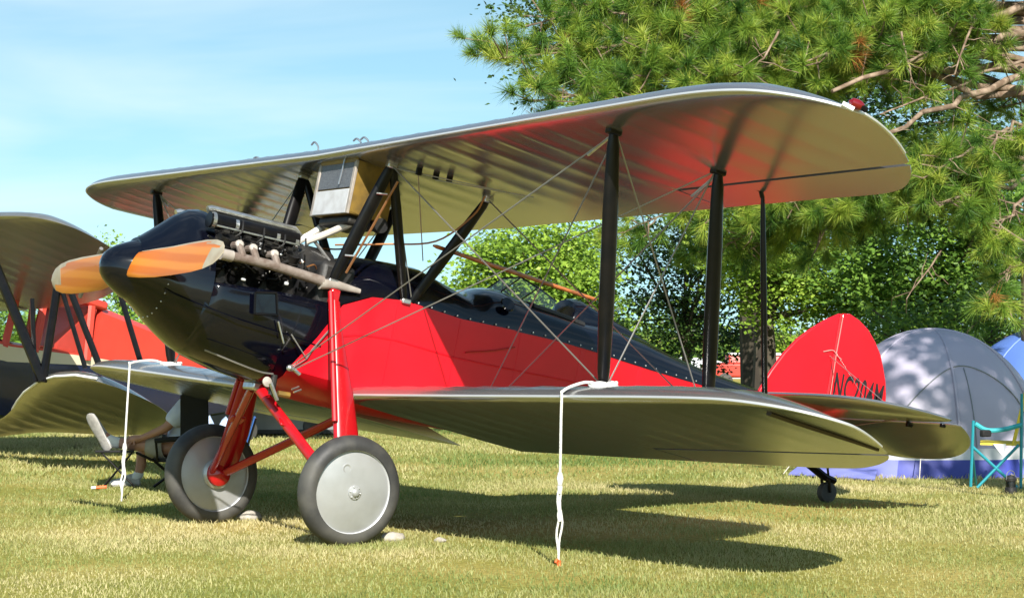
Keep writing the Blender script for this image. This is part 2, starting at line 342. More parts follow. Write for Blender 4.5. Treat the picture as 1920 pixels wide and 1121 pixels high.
def aileron(pl, sgn, zf, inc, xref, th, hinge, ya, parent, droop=0):
    ys = [ya+.02]+list(np.arange(ya+.07, pl.tip, .05)); ys = [y for y in ys if pl.rear(y) < hinge-.05]
    yt = ys[-1]
    while pl.rear(yt) < hinge-.036 and yt < pl.tip: yt += .004
    ys.append(yt)
    return wing_mesh([wing_ring(pl, y, sgn*y, zf, inc, xref, th, hinge-.034, 'aileron') for y in ys], 'silver', 'aileron', parent)
right = wing_half(UP_S, -1, zuS, .0354, -.04, .80, HU, 2.45, .05)
left = wing_half(UP_P, 1, zuP, .0354, -.04, .80, HU, 2.45, .05)
upper = wing_mesh(right[::-1]+left, 'silver', 'upper_wing', BI)
aileron(UP_P, 1, zuP, .0354, -.04, .80, HU, 2.45, upper); aileron(UP_S, -1, zuS, .0354, -.04, .80, HU, 2.45, upper)
LO_P = Plan([(.40, -.13), (2.0, -.19), (3.6, -.235), (4.1, -.24), (4.4, -.27), (4.60, -.335), (4.70, -.42), (4.75, -.50), (4.77, -.58), (4.772, -.62)],
            [(.40, -1.60), (2.0, -1.72), (3.2, -1.80), (3.6, -1.79), (3.88, -1.69), (4.16, -1.52), (4.3, -1.39), (4.46, -1.18), (4.60, -.98), (4.70, -.82), (4.75, -.72), (4.77, -.66), (4.772, -.63)])
LO_S = Plan([(.40, -.13), (2.0, -.16), (3.4, -.17), (3.9, -.18), (4.2, -.23), (4.36, -.34), (4.46, -.44), (4.515, -.54), (4.53, -.60), (4.532, -.62)],
            [(.40, -1.60), (2.0, -1.68), (3.2, -1.72), (3.6, -1.68), (3.85, -1.58), (4.05, -1.42), (4.2, -1.25), (4.38, -.96), (4.48, -.78), (4.525, -.69), (4.532, -.63)])
zlP = lambda y: .566+.0277*y
zlS = lambda y: .566+.0425*y
HL = -1.36
lwp = wing_mesh(wing_half(LO_P, 1, zlP, .0326, -.40, .80, HL, 2.2, .40), 'silver', 'lower_wing', BI)
lws = wing_mesh(wing_half(LO_S, -1, zlS, .0326, -.40, .80, HL, 2.2, .40), 'silver', 'lower_wing', BI)
aileron(LO_P, 1, zlP, .0326, -.40, .80, HL, 2.2, lwp); aileron(LO_S, -1, zlS, .0326, -.40, .80, HL, 2.2, lws)
def zlow(pl, zf, inc, xref, x, y): return zf(y)-(xref-x)*inc
# rounded silver edge binding along the tip bows
def edge_tube(pl, sgn, zf, inc, xref, th, parent, y0, r=.011):
    path = []
    for y in spans(y0, pl.tip, pl.tip):
        c = max(pl.front(y)-pl.rear(y), .01); x = pl.front(y); path.append((x-.004, sgn*y, zf(y)-(xref-x)*inc+.035*th*c*min(1, (c/1.2)**.35)))
    back = []
    for y in [pl.tip-.005*k*k for k in range(1, 9)]:
        x = pl.rear(y); c = max(pl.front(y)-x, .01); back.append((x+.004, sgn*y, zf(y)-(xref-x)*inc+.006*c))
    tube('edge_binding', 'silver_edge', parent, path+back, r, n=6)
edge_tube(UP_P, 1, zuP, .0354, -.04, .8, upper, .0, .009); edge_tube(LO_P, 1, zlP, .0326, -.4, .8, lwp, .45, .009)
edge_tube(UP_S, -1, zuS, .0354, -.04, .8, upper, .0, .009); edge_tube(LO_S, -1, zlS, .0326, -.4, .8, lws, .45, .009)
# thin dark brown strip near the tip, under the port lower wing
sk = []
for x, y in ((-.40, 4.45), (-.62, 4.43), (-.85, 4.415), (-1.05, 4.40), (-1.24, 4.37)): sk.append((x, y, zlow(LO_P, zlP, .0326, -.4, x, y)-.004))
MB().tube(sk, [.022, .024, .022, .018, .012], n=6, flat=.55, up=(0, 1, 0)).build('tip_strip', 'brown_strip', lwp)

# fuselage: red tub, black deck
FX = [.30, .0, -.2, -.45, -.9, -1.3, -1.7, -2.1, -2.6, -3.1, -3.6, -4.1, -4.62]
FW = [.43, .435, .44, .44, .44, .435, .425, .40, .345, .275, .20, .13, .045]
FZL = [1.20, 1.20, 1.30, 1.335, 1.315, 1.335, 1.35, 1.345, 1.335, 1.335, 1.34, 1.35, 1.36]
FZS = [.71, .70, .69, .685, .68, .69, .72, .77, .85, .94, 1.03, 1.11, 1.19]
FZB = [.60, .56, .555, .565, .58, .60, .63, .68, .75, .86, .97, 1.07, 1.17]
rings = []
for i, x in enumerate(FX):
    w, zl, zs, zb = FW[i], FZL[i], FZS[i], FZB[i]; h = []
    xt = x if i else -.03
    for yy, z, xx in ((w, zl, xt), (w, zl*.5+zs*.5, (xt+x)/2), (w, zs, x), (w-.05*w/.44, zs*.6+zb*.4, x), (w-.17*w/.44, zb+.02, x), (0, zb, x)): h.append((xx, yy, z))
    rings.append(h+[(a, -b, c) for a, b, c in h[-2::-1]])
tub = MB().loft(rings, False, False)
n = len(rings[0]); tub.f.append(tuple((len(rings)-1)*n+j for j in range(n)))
tub = tub.build('fuselage_side', 'red', BI, angle=30)
# stringer line along the red sides and fabric seam
for s in (1, -1):
    P = [(x, s*(w+.001), zs*.42+zl*.58) for x, w, zl, zs in zip(FX[1:-1], FW[1:-1], FZL[1:-1], FZS[1:-1])]
    tube('stringer', 'red', tub, P, .006, n=5)
for s in (1, -1):
    for x in (-.42, -.92, -1.42, -1.95, -2.5, -3.05, -3.6, -4.1):
        w, zl, zs = (float(np.interp(-x, [-v for v in FX], q)) for q in (FW, FZL, FZS))
        MB().slab([(x+.02, s*(w+.0016), zl-.01), (x+.02, s*(w+.0016), zs+.02), (x-.02, s*(w+.0012), zs+.02), (x-.02, s*(w+.0012), zl-.01)], .0016).build('fabric_tape', 'red', tub)
def deck_ring(x, w, zl, zt, ex=2.2, n=14, inset=.004):
    r = []
    for k in range(n+1):
        a = PI*k/n; c, s = math.cos(a), math.sin(a); r.append((x, (w+inset)*math.copysign(abs(c)**(2/ex), c), zl-.006+(zt-zl+.006)*abs(s)**(2/ex)))
    return r
DK = [(.02, .41, 1.20, 1.50), (-.18, .42, 1.30, 1.585), (-.45, .43, 1.335, 1.612), (-.645, .43, 1.33, 1.625), (-.85, .43, 1.32, 1.575), (-1.02, .43, 1.32, 1.532),
      (-1.10, .432, 1.325, 1.56), (-1.18, .43, 1.33, 1.60), (-1.28, .43, 1.335, 1.628), (-1.38, .43, 1.338, 1.63), (-1.55, .428, 1.345, 1.612), (-1.74, .42, 1.35, 1.60), (-2.0, .41, 1.348, 1.575),
      (-2.3, .38, 1.342, 1.60), (-2.6, .345, 1.335, 1.575), (-2.92, .30, 1.335, 1.52), (-3.3, .245, 1.337, 1.475), (-3.72, .185, 1.342, 1.45), (-4.1, .13, 1.35, 1.43), (-4.62, .045, 1.36, 1.40)]
dm = MB(); dr = [deck_ring(*d) for d in DK]; nn_ = len(dr[0])
for r in dr: dm.v += r
for i in range(len(dr)-1):
    for j in range(nn_-1):
        if DK[i][0] in (-1.55, -1.74) and 4 <= j <= 9: continue      # cockpit opening
        dm.f.append((i*nn_+j, i*nn_+j+1, (i+1)*nn_+j+1, (i+1)*nn_+j))
dm.f.append(tuple(range(nn_)))
deck = dm.build('turtledeck', 'black', BI, angle=50)
MB().box((-1.77, 0, 1.25), (.44, .50, .5)).build('cockpit_well', 'black_matte', deck, smooth=False)
rimp = [dr[10][4], dr[11][4], dr[12][4], dr[12][7], dr[12][9], dr[11][9], dr[10][9], dr[10][7], dr[10][4]]
tube('cockpit_rim', 'black_matte', deck, rimp, .022, n=7)
# headrest fairing
hr = MB(); hrr = []
for x, w, z0, z1 in ((-1.97, .16, 1.55, 1.60), (-2.0, .18, 1.55, 1.715), (-2.07, .18, 1.55, 1.735), (-2.25, .165, 1.56, 1.695), (-2.5, .13, 1.55, 1.64), (-2.8, .08, 1.52, 1.56), (-3.1, .03, 1.48, 1.50)):
    hrr.append([(x, w*math.cos(a), z0+(z1-z0)*math.sin(a)**.8) for a in [PI*k/10 for k in range(11)]])
hr.loft(hrr, True, True).build('headrest', 'black', BI, angle=50)
# windscreen
ws = [(-1.36, 0.0), (-1.50, 0)]
wsm = MB(); wf = []
bot = [(-1.72, .30, 1.565), (-1.46, .27, 1.585), (-1.37, .13, 1.622), (-1.37, -.13, 1.622), (-1.46, -.27, 1.585), (-1.72, -.30, 1.565)]
topw = [(-1.76, .25, 1.64), (-1.60, .23, 1.70), (-1.515, .12, 1.758), (-1.515, -.12, 1.758), (-1.60, -.23, 1.70), (-1.76, -.25, 1.64)]
wsh = None
for i in range(5):
    w_ = MB().add([bot[i], bot[i+1], topw[i+1], topw[i]], [(0, 1, 2, 3)]).build('windscreen_pane', 'screen', BI, smooth=False)
tube('windscreen_frame', 'black', BI, topw, .007, n=6)
for a, b in zip(bot[1:5], topw[1:5]): tube('windscreen_post', 'black', BI, [a, b], .006, n=6)
# round gauge cover on the deck and snap fasteners along the deck border
MB().lathe([(0, .012), (.05, .010), (.056, 0)], (-1.26, .418, 1.50), (.05, .86, .5), n=20).build('round_cover', 'black', deck)
for i in range(26):
    x = -.55-i*.105; w = np.interp(-x, [-v for v in FX], FW); z = np.interp(-x, [-v for v in FX], FZL)
    ball('snap_fastener', 'steel', deck, (x, w+.006, z+.012), .007, n=5)
# foot step patch and small handle on side
tube('step_handle', 'red_leg', tub, [(-.98, .45, 1.10), (-1.2, .45, 1.16), (-1.36, .45, 1.22)], .006, n=5)

# nose cowling
def nose_ring(x, w, zb, zm, zt, el=2.3, eu=2.0, n=28):
    r = []
    for k in range(n):
        a = 2*PI*k/n; c, s = math.cos(a), math.sin(a); e = eu if s > 0 else el
        z = zm+(zt-zm)*abs(s)**(2/e) if s > 0 else zm-(zm-zb)*abs(s)**(2/e)
        r.append((x, w*math.copysign(abs(c)**(2/e), c), z))
    return r
NR = [(1.335, .190, .945, 1.13, 1.338, 2, 1.9), (1.30, .215, .93, 1.13, 1.362, 2, 1.9), (1.22, .26, .885, 1.13, 1.435, 2, 1.8), (1.12, .305, .815, 1.12, 1.535, 2.1, 1.7),
      (1.03, .335, .76, 1.12, 1.60, 2.2, 1.6), (.95, .355, .715, 1.12, 1.622, 2.2, 1.6), (.90, .365, .695, 1.12, 1.62, 2.2, 1.6)]
cow = MB().loft([nose_ring(*r) for r in NR], True).build('nose_cowling', 'black', BI, angle=45)
lr = []
for x, w, zb, zt in ((.93, .357, .71, 1.14), (.82, .378, .67, 1.15), (.6, .40, .625, 1.17), (.41, .415, .605, 1.185), (.2, .424, .59, 1.19), (.04, .428, .58, 1.195), (-.05, .43, .575, 1.2)):
    zm = 1.12; h = []
    for k in range(15):
        a = -PI*k/14; c, s = math.cos(a), math.sin(a); h.append((x, w*math.copysign(abs(c)**(2/2.3), c), zm-(zm-zb)*abs(s)**(2/2.3)))
    lr.append([(x, w-.01, zt)]+h+[(x, -w+.01, zt)])
lowcowl = MB().loft(lr, False, False)
lowcowl = lowcowl.build('engine_cowling', 'black', BI, angle=50)
sol = lowcowl.modifiers.new('thick', 'SOLIDIFY'); sol.thickness = .006; sol.offset = -1
# seam bead and rivets
tube('cowl_seam', 'black', lowcowl, [(1.20, .292, 1.02), (1.0, .352, .98), (.7, .405, .94), (.4, .424, .92), (.1, .435, .90)], .005, n=5)
for k in range(9):
    a = -.9+k*.22; rr_ = nose_ring(1.17, .285, .85, 1.125, 1.475, 2, 1.8)
    p = rr_[(28-1-k) % 28] if k < 8 else rr_[0]
    ball('rivet', 'steel', cow, (p[0], p[1]*1.01, p[2]), .006, n=5)
sp = [(.0001, .0), (.035, .005), (.075, .022), (.108, .052), (.135, .09), (.158, .13), (.182, .175), (.192, .20)]
MB().lathe([(r, 1.532-h) for r, h in sp][::-1], (0, 0, 1.13), (1, 0, 0), n=28).build('spinner', 'black', BI, angle=60)
# cowl inspection door with raised frame
dz = MB(); c4 = [(.638, 1.135), (.49, 1.165), (.452, 1.03), (.612, 1.00)]
door = MB().slab([(x, .42+.005, z) for x, z in c4], .012).build('inspection_door', 'black', BI, bevel=.004)
for (a, b) in zip(c4, c4[1:]+c4[:1]): tube('door_frame', 'strut', door, [(a[0], .434, a[1]), (b[0], .434, b[1])], .008, n=6)
tube('door_stay', 'steel', door, [(.44, .44, .99), (.37, .44, .86)], .006, n=6)
# cowl fastener cables
tube('cowl_cable', 'wire', lowcowl, [(.03, .448, 1.08), (.16, .446, .87), (.19, .446, .80)], .006, n=6)
tube('cowl_cable', 'wire', lowcowl, [(.33, .44, .93), (.19, .446, .80), (.30, .446, .70)], .005, n=6)
tube('cowl_seam', 'wire', lowcowl, bez([(.84, .30, .712), (.72, .325, .692), (.6, .345, .672), (.45, .35, .655), (.36, .36, .66)], 4), .006, n=5)

# propeller
def blade(sgn):
    st = [(.05, .165, .07, .22), (.16, .185, .062, .28), (.3, .212, .05, .34), (.5, .228, .040, .36), (.75, .232, .030, .34), (1.0, .222, .022, .30), (1.15, .195, .017, .28), (1.26, .145, .012, .26), (1.31, .085, .009, .25), (1.33, .02, .006, .25)]
    def ring(y, c, t, a):
        r = []
        for k in range(14):
            q = 2*PI*k/14; u = c/2*math.cos(q); v = t/2*math.sin(q)
            z = u*math.cos(a)+v*math.sin(a)*.4; x = -sgn*u*math.sin(a)+v
            r.append((1.325+x+.06*max(0, 1-y/.45), sgn*y, 1.142+.0448*sgn*y+z))
        return r
    inner = [ring(*s) for s in st[:8]]; tip = [ring(*s) for s in st[6:]]
    b = MB().loft(inner, True).build('blade', 'prop', PR, angle=50)
    tip2 = [[(1.325+(p[0]-1.325)*1.06, p[1], 1.142+.0448*p[1]+(p[2]-1.142-.0448*p[1])*1.02) for p in r] for r in tip]
    MB().loft(tip2, True).build('tip_sheath', 'proptip', b, angle=50)
    # pale fabric covering along the leading (upper) edge
    e = MB(); rr = []
    for kq, s in enumerate(st[1:8]):
        r = ring(*s); fq = min(1, .12+.15*kq); q = [tuple(np.array(r[0])*(1-fq)+np.array(r[k])*fq) for k in (12, 13, 0, 1, 2)]; c = np.mean(np.array(r), 0)
        rr.append([tuple(c+(np.array(p)-c)*1.05) for p in q])
    e.loft(rr, False, False).build('edge_sheath', 'proptip', b)
PR = MB().lathe([(.06, 1.24), (.11, 1.25), (.11, 1.36), (.05, 1.37)], (0, 0, 1.134), (1, 0, 0), n=20, cap=True).build('propeller', 'prop', BI)
blade(1); blade(-1)

# engine: vee eight with exposed banks
EN = MB().box((.48, 0, 1.16), (.86, .30, .36)).build('engine', 'engine', BI, bevel=.02)
for s in (1, -1):
    for i in range(4):
        x = .84-i*.155
        MB().tube([(x, s*.10, 1.22), (x, s*.31, 1.47)], .066, n=14).build('cylinder', 'engine', EN)
        for q in range(4):
            t = .25+.18*q; MB().tube([(x, s*(.10+.21*t), 1.22+.25*t), (x, s*(.10+.21*(t+.05)), 1.22+.25*(t+.05))], .074, n=14).build('cooling_band', 'engine', EN)
        MB().tube([(x+.03, s*.20, 1.30), (x+.03, s*.25, 1.55)], .008, n=6).build('pushrod', 'engine', EN)
        MB().tube(bez([(x-.02, s*.36, 1.46), (x-.05, s*.38, 1.50), (x-.08, s*.30, 1.58)], 4), .006, n=5).build('plug_lead', 'black_matte', EN)
        ball('spark_plug', 'steel', EN, (x-.04, s*.385, 1.42), .010, n=6)
        MB().box((x+.05, s*.36, 1.475), (.04, .03, .02)).build('rocker_arm', 'engine', EN)
    tube('rocker_cover', 'strut', EN, [(.985, s*.27, 1.535), (.34, s*.27, 1.555)], .052, n=16)
    tube('water_manifold', 'steel', EN, [(.995, s*.245, 1.60), (.97, s*.245, 1.612), (.36, s*.245, 1.628), (.31, s*.245, 1.59)], .021, n=12)
    tube('rocker_rail', 'steel', EN, [(.95, s*.335, 1.50), (.35, s*.335, 1.52)], .008, n=6)
    for x in (.96, .80, .50, .36): tube('hose_clamp', 'steel', EN, [(x+.012, s*.27, 1.5355), (x-.012, s*.27, 1.537)], .0555, n=16)
    ex = MB().tube(bez([(.88, s*.44, 1.318), (.74, s*.44, 1.326), (.53, s*.44, 1.33), (.35, s*.44, 1.322), (.19, s*.445, 1.316)], 5), [.030]*6+[.032]*8+[.034]*6+[.036], n=14).build('exhaust_manifold', 'rust', EN)
    tl = MB(); tr_ = []
    for x, r, fl in ((.20, .036, 1), (.08, .033, .8), (-.02, .028, .55), (-.10, .022, .35)): tr_.append([(x, s*(.445+r*fl*math.cos(a)), 1.316-.02*(x > .1)+r*math.sin(a)*(.55+.45*fl)) for a in [2*PI*k/14 for k in range(14)]])
    tl.loft(tr_, True).build('exhaust_tail', 'ash', ex)
    tube('end_cap', 'ash', ex, [(.93, s*.44, 1.316), (.85, s*.44, 1.319)], .037, n=14)
    for x in (.80, .70, .545):
        tube('exhaust_stub', 'rust', ex, bez([(x+.02, s*.36, 1.40), (x+.01, s*.42, 1.40), (x-.02, s*.445, 1.335)], 4), .025, n=10)
        MB().lathe([(.0001, .010), (.022, .007), (.029, 0)], (x+.012, s*.43, 1.412), (.25, s*.9, .45), n=10).build('stub_flange', 'ash', ex)
# clutter on the engine: fittings, levers, bolts
for k in range(60):
    x = random.uniform(.2, .93); s = random.choice((1, 1, 1, -1)); z = random.uniform(1.2, 1.46)
    y = s*(.28+.11*random.random())
    if random.random() < .5: ball('bolt_head', random.choice(('steel', 'engine', 'engine', 'engine', 'brass')), EN, (x, y, z), random.uniform(.006, .014), n=5)
    else: tube('fuel_line', random.choice(('engine', 'engine', 'copper', 'black_matte')), EN, bez([(x, y, z), (x+random.uniform(-.08, .08), y+.02*s, z+random.uniform(-.05, .05)), (x+random.uniform(-.14, .14), y, z+random.uniform(-.06, .04))], 3), random.uniform(.004, .008), n=5)
MB().box((.72, .395, 1.20), (.03, .02, .016)).build('priming_cock', 'whitecard', EN, bevel=.006)
MB().box((.42, .405, 1.245), (.03, .02, .024)).build('priming_cock', 'whitecard', EN, bevel=.008)
MB().lathe([(.0001, 0), (.20, .0), (.215, .01), (.215, .26), (.20, .27), (.0001, .27)], (.24, 0, 1.37), (-1, 0, 0), n=26).build('header_tank', 'black_matte', BI)
MB().box((.05, 0, 1.30), (.26, .78, .34)).build('firewall_box', 'black_matte', BI, bevel=.04)

# radiator under the upper wing
RD = MB().box((.0, .20, 1.965), (.30, .50, .36)).build('radiator', 'brass', BI, bevel=.006); RD.location = (-.04, .01, .01)
# front face assembly at x=.155
MB().box((.157, .20, 2.045), (.014, .44, .17)).build('core', 'core', RD, smooth=False)
MB().box((.160, .20, 1.865), (.016, .46, .165)).build('shutter_cloth', 'whitecard', RD, bevel=.004)
for y in (-.045, .445): MB().box((.158, y, 1.96), (.02, .03, .36)).build('frame_rail', 'ash', RD, bevel=.003)
MB().box((.158, .20, 2.14), (.02, .50, .025)).build('frame_rail', 'brass', RD, bevel=.003)
tube('overflow_tube', 'steel', RD, [(.175, .30, 2.15), (.178, .30, 2.06), (.178, .29, 1.98)], .006, n=6)
MB().box((0, .20, 1.755), (.24, .42, .06)).build('bottom_tank', 'black_matte', RD, bevel=.02)
MB().lathe([(.0001, 0), (.05, 0), (.05, .05), (.0001, .05)], (-.10, .42, 1.76), (0, 1, 0), n=16).build('drain_cup', 'black_matte', RD)
MB().add([(.165, .452, 1.96), (.165, .452, 1.80), (.02, .456, 1.785)], [(0, 1, 2)]).build('brass_gusset', 'brass', RD, smooth=False)
for s, ya, yb in ((1, .08, .40), (-1, -.08, -.02)):
    h = tube('water_hose', 'hose', BI, bez([(.17, ya, 1.60), (.08, ya+(yb-ya)*.4, 1.68), (-.02, yb, 1.79)], 5), .024, n=10)
    for f in (.68, .78): p = np.array((.17, ya, 1.60))*(1-f)+np.array((-.02, yb, 1.79))*f; 
    tube('hose_clamp', 'steel', h, [(.035, ya+(yb-ya)*.62, 1.725), (.02, ya+(yb-ya)*.68, 1.742)], .028, n=10)
for a, b in (((.14, .10, 1.62), (.22, .06, 1.52)), ((.14, .10, 1.62), (.02, .16, 1.50))): tube('pipe_elbow', 'steel', BI, [a, b], .012, n=8)

# struts
def strut(name, a, b, ch=.055, th=.5, m='strut', parent=BI, n=14, taper=True):
    a, b = np.array(a, float), np.array(b, float); P = [a+(b-a)*t for t in (0, .06, .3, .5, .7, .94, 1)]
    r = [ch*k for k in ((.55, .8, 1, 1, 1, .8, .55) if taper else (1,)*7)]
    return MB().tube(P, r, n=n, flat=th, up=(1, 0, 0)).build(name, m, parent)
YC = .62
for s in (1, -1):
    zt = 2.150
    c1 = strut('cabane_strut', (-.05, s*YC, zt), (.115, s*.44, 1.33), .048, .55)
    c2 = strut('cabane_strut', (-.06, s*YC, zt), (-.44, s*.44, 1.33), .036, .6)
    c3 = strut('cabane_strut', (-.82, s*YC, 2.118), (-.50, s*.44, 1.34), .042, .55)
    for f in (.25, .78):
        p = np.array((-.05, s*YC, zt))*(1-f)+np.array((.115, s*.44, 1.33))*f
        tube('pipe_clip', 'steel', c1, [p+np.array((.02, s*.03, 0)), p+np.array((-.05, s*.05, .01))], .007, n=6)
    tube('fuel_line', 'copper', BI, [(-.10, s*.655, 2.05), (-.02, s*.60, 1.75), (.06, s*.50, 1.40)], .009, n=6)
    for p in ((-.05, s*YC, zt-.005), (-.82, s*YC, 2.112), (.115, s*.44, 1.33), (-.45, s*.44, 1.33)):
        MB().box(p, (.07, .05, .035)).build('strut_fitting', 'steel', BI, bevel=.008)
    zf = zuP if s > 0 else zuS; zg = zlP if s > 0 else zlS
    YU, YL = 3.122, 2.955
    tops = [(-.04, s*YU, zf(YU)), (-.808, s*YU, zf(YU)-.027)]
    def ztop(x, y): 
        pl = LO_P if s > 0 else LO_S; c = pl.front(y)-pl.rear(y); t = (pl.front(y)-x)/c; return zg(y)-(-.4-x)*.0326+(.028+(np.interp(t, AX, AU)-.035)*.8*1.32)*c
    bots = [(-.40, s*YL, ztop(-.40, YL)-.01), (-1.173, s*YL, ztop(-1.173, YL)-.01)]
    for a, b in zip(tops, bots):
        st_ = strut('interplane_strut', a, b, .050, .62)
        m_ = np.array(a)*.55+np.array(b)*.45
        for e in (a, b): MB().box((e[0], e[1], e[2]), (.09, .055, .04)).build('strut_fitting', 'strut', st_, bevel=.01)
    strut('aileron_strut', (-1.215, s*3.05, zf(3.05)-.06), (-1.62, s*2.98, zg(3)+.02), .02, .8)
    tube('aileron_horn', 'strut', BI, [(-1.10, s*3.05, zf(3.05)-.02), (-1.19, s*3.05, zf(3.05)-.03), (-1.215, s*3.05, zf(3.05)-.07)], .014, n=8)
    # wires
    wr = .0048
    def wire(name, a, b, r=wr, m='wire'):
        w_ = tube(name, m, BI, [a, b], r, n=5); a_, b_ = np.array(a), np.array(b)
        return w_
    tf, tr2 = np.array(tops[0]), np.array(tops[1]); bf, br = np.array(bots[0]), np.array(bots[1])
    wire('flying_wire', tf+(-.02, -.03*s, -.01), (.30, s*.452, .72)); wire('flying_wire', tf+(-.03, -.02*s, -.02), (-1.17, s*.452, .73))
    wire('flying_wire', tr2+(.02, -.03*s, -.01), (.285, s*.452, .70)); wire('flying_wire', tr2+(-.02, -.03*s, -.01), (-1.20, s*.452, .72))
    wire('landing_wire', bf+(0, -.03*s, .02), (-.05, s*(YC+.02), 2.14)); wire('landing_wire', br+(0, -.03*s, .02), (-.82, s*(YC+.02), 2.11))
    wire('incidence_wire', tf+(-.03, 0, -.02), br+(.03, 0, .03)); wire('incidence_wire', tr2+(.03, 0, -.02), bf+(-.03, 0, .03))
    for e, o in ((tf, (-.18*.1, -.24*s, -.115)), (tr2, (-.02, -.24*s, -.13))): tube('turnbuckle', 'steel', BI, [e+np.array((-.02, -.05*s, -.02)), e+np.array(o)], .009, n=6)
    for z0, z1 in ((2.11, 1.34),): wire('cabane_wire', (-.08, s*YC, z0), (-.5, s*.44, z1), .004)
    tube('control_cable', 'copper', BI, bez([(-.70, s*.78, 2.10), (-.66, s*.74, 1.96), (-.5, s*.6, 1.75), (-.2, s*.45, 1.66), (.05, s*.25, 1.60)], 6), .007, n=6)
    # landing gear
    leg = MB(); lg = []
    A, Bq = np.array((.085, s*.462, 1.20)), np.array((.0, s*.905, .02))
    for t, ch, xo in ((0, .034, 0), (.12, .036, -.002), (.3, .052, -.014), (.5, .070, -.028), (.75, .084, -.038), (.92, .08, -.034), (1, .05, -.01)):
        p = A+(Bq-A)*t+np.array((xo, 0, 0)); lg.append([p+np.array((ch*math.cos(a)*(1 if math.cos(a) > 0 else 1.25), s*.036*math.sin(a)*.9, s*0+.036*math.sin(a)*.37)) for a in [2*PI*k/18 for k in range(18)]])
    leg.loft(lg, True).build('shock_leg', 'red_leg', BI, angle=60)
    tube('leg_rod', 'red_leg', BI, [(.125, s*.468, 1.26), (.075, s*.78, .42)], .020, n=10)
    MB().box((.09, s*.455, 1.235), (.07, .05, .10)).build('leg_fitting', 'red_leg', BI, bevel=.012)
    MB().tube([(.29, s*.05, .575), (.05, s*.90, .01)], .040, n=12, flat=.62, up=(0, 0, 1)).build('axle_strut', 'red_leg', BI)
    MB().tube([(-.44, s*.03, .545), (-.02, s*.90, .0)], .036, n=12, flat=.7, up=(1, 0, 0)).build('drag_strut', 'red_leg', BI)
    MB().box((.20, s*.36, .37), (.10, .07, .02), np.array(Matrix.Rotation(-s*.6, 3, 'X'))).build('step_pad', 'red_leg', BI, bevel=.008)
MB().box((.29, 0, .585), (.12, .16, .06)).build('gear_fitting', 'steel', BI, bevel=.015)
# wheels, slightly cambered
for s in (1, -1):
    wh = empty('wheel', (0, s*1.0, 0), (-s*.065, 0, 0)); wh.parent = BI
    R0 = WR+.015
    tp = [(R0-.067+.067*math.sin(a), .074*math.cos(a)) for a in [2*PI*k/20 for k in range(21)]]
    tp = [(.262 if r < .262 else r, h) for r, h in tp]
    MB().lathe(tp, (0, 0, 0), (0, 1, 0), n=56).build('tyre', 'tyre', wh, angle=60)
    for q in (1, -1):
        MB().lathe([(.285, q*.048), (.276, q*.060), (.262, q*.056), (.257, q*.047)], (0, 0, 0), (0, 1, 0), n=56).build('rim', 'silver_edge', wh)
        MB().lathe([(.262, q*.046), (.24, q*.052), (.18, q*.064), (.12, q*.072), (.05, q*.076), (.0001, q*.077)], (0, 0, 0), (0, 1, 0), n=56).build('disc', 'alu', wh, angle=60)
    o_ = s
    hc = MB().lathe([(.046, o_*.074), (.044, o_*.083), (.028, o_*.087), (.024, o_*.098), (.014, o_*.104), (.0001, o_*.105)], (0, 0, 0), (0, 1, 0), n=24).build('hub_cap', 'alu', wh, angle=40)
    for k in range(6): ball('hub_bolt', 'steel', hc, (.036*math.cos(k*PI/3), o_*.086, .036*math.sin(k*PI/3)), .006, n=5)
    vl = MB().lathe([(.030, o_*.062), (.028, o_*.070), (.020, o_*.068), (.018, o_*.060), (.0001, o_*.060)], (.085, 0, .135), (0, 1, 0), n=18).build('valve_cover', 'alu', wh)
    MB().lathe([(.10, -o_*.066), (.105, -o_*.090), (.085, -o_*.11), (.06, -o_*.115), (.0001, -o_*.118)], (0, 0, 0), (0, 1, 0), n=28).build('brake_drum', 'alu', wh, angle=40)
    MB().lathe([(.088, -o_*.108), (.085, -o_*.13), (.06, -o_*.15), (.0001, -o_*.165)], (0, 0, 0), (0, 1, 0), n=20).build('hub_flange', 'red_leg', wh)
# belly strainer hardware
pk = tube('fuel_strainer', 'black_matte', BI, [(.34, .34, .66), (.33, .33, .53)], .022, n=10)
tube('drain_cock', 'brass', pk, [(.30, .36, .545), (.22, .37, .55)], .02, n=10); tube('strainer_lever', 'steel', pk, [(.37, .37, .60), (.30, .37, .50)], .014, n=6)
MB().lathe([(.0001, 0), (.03, .004), (.034, .02), (.0001, .03)], (.385, .33, .60), (0, 1, .2), n=14).build('strainer_cup', 'ash', pk)
tube('strainer_link', 'steel', pk, [(.22, .42, .57), (.17, .42, .60)], .006, n=5); tube('strainer_link', 'steel', pk, [(.24, .42, .585), (.19, .42, .615)], .006, n=5)
ball('wire_lug', 'steel', BI, (.30, .45, .715), .022, n=6); tube('wire_lug', 'steel', BI, [(.30, .45, .73), (.22, .455, .69)], .013, n=6)

# tail
fin = MB(); fp = [(-3.88, 1.43), (-3.97, 1.62), (-4.07, 1.784), (-4.17, 1.91), (-4.294, 2.024), (-4.42, 2.12), (-4.555, 2.203), (-4.56, 1.36), (-4.2, 1.40)]
fin.slab([(x, 0, z) for x, z in fp], .035).build('fin', 'red', BI, bevel=.012)
rp_ = [(-4.58, 2.208), (-4.66, 2.222), (-4.763, 2.196), (-4.87, 2.145), (-4.964, 2.065), (-5.04, 1.98), (-5.095, 1.878), (-5.14, 1.78), (-5.168, 1.675), (-5.182, 1.58), (-5.17, 1.46), (-5.11, 1.34), (-4.98, 1.25), (-4.8, 1.20), (-4.58, 1.18)]
rud = MB().slab([(x, 0, z) for x, z in rp_], .032).build('rudder', 'red', BI, bevel=.012)
tube('rudder_post', 'red_leg', BI, [(-4.57, 0, 2.20), (-4.57, 0, 1.18)], .021, n=8)
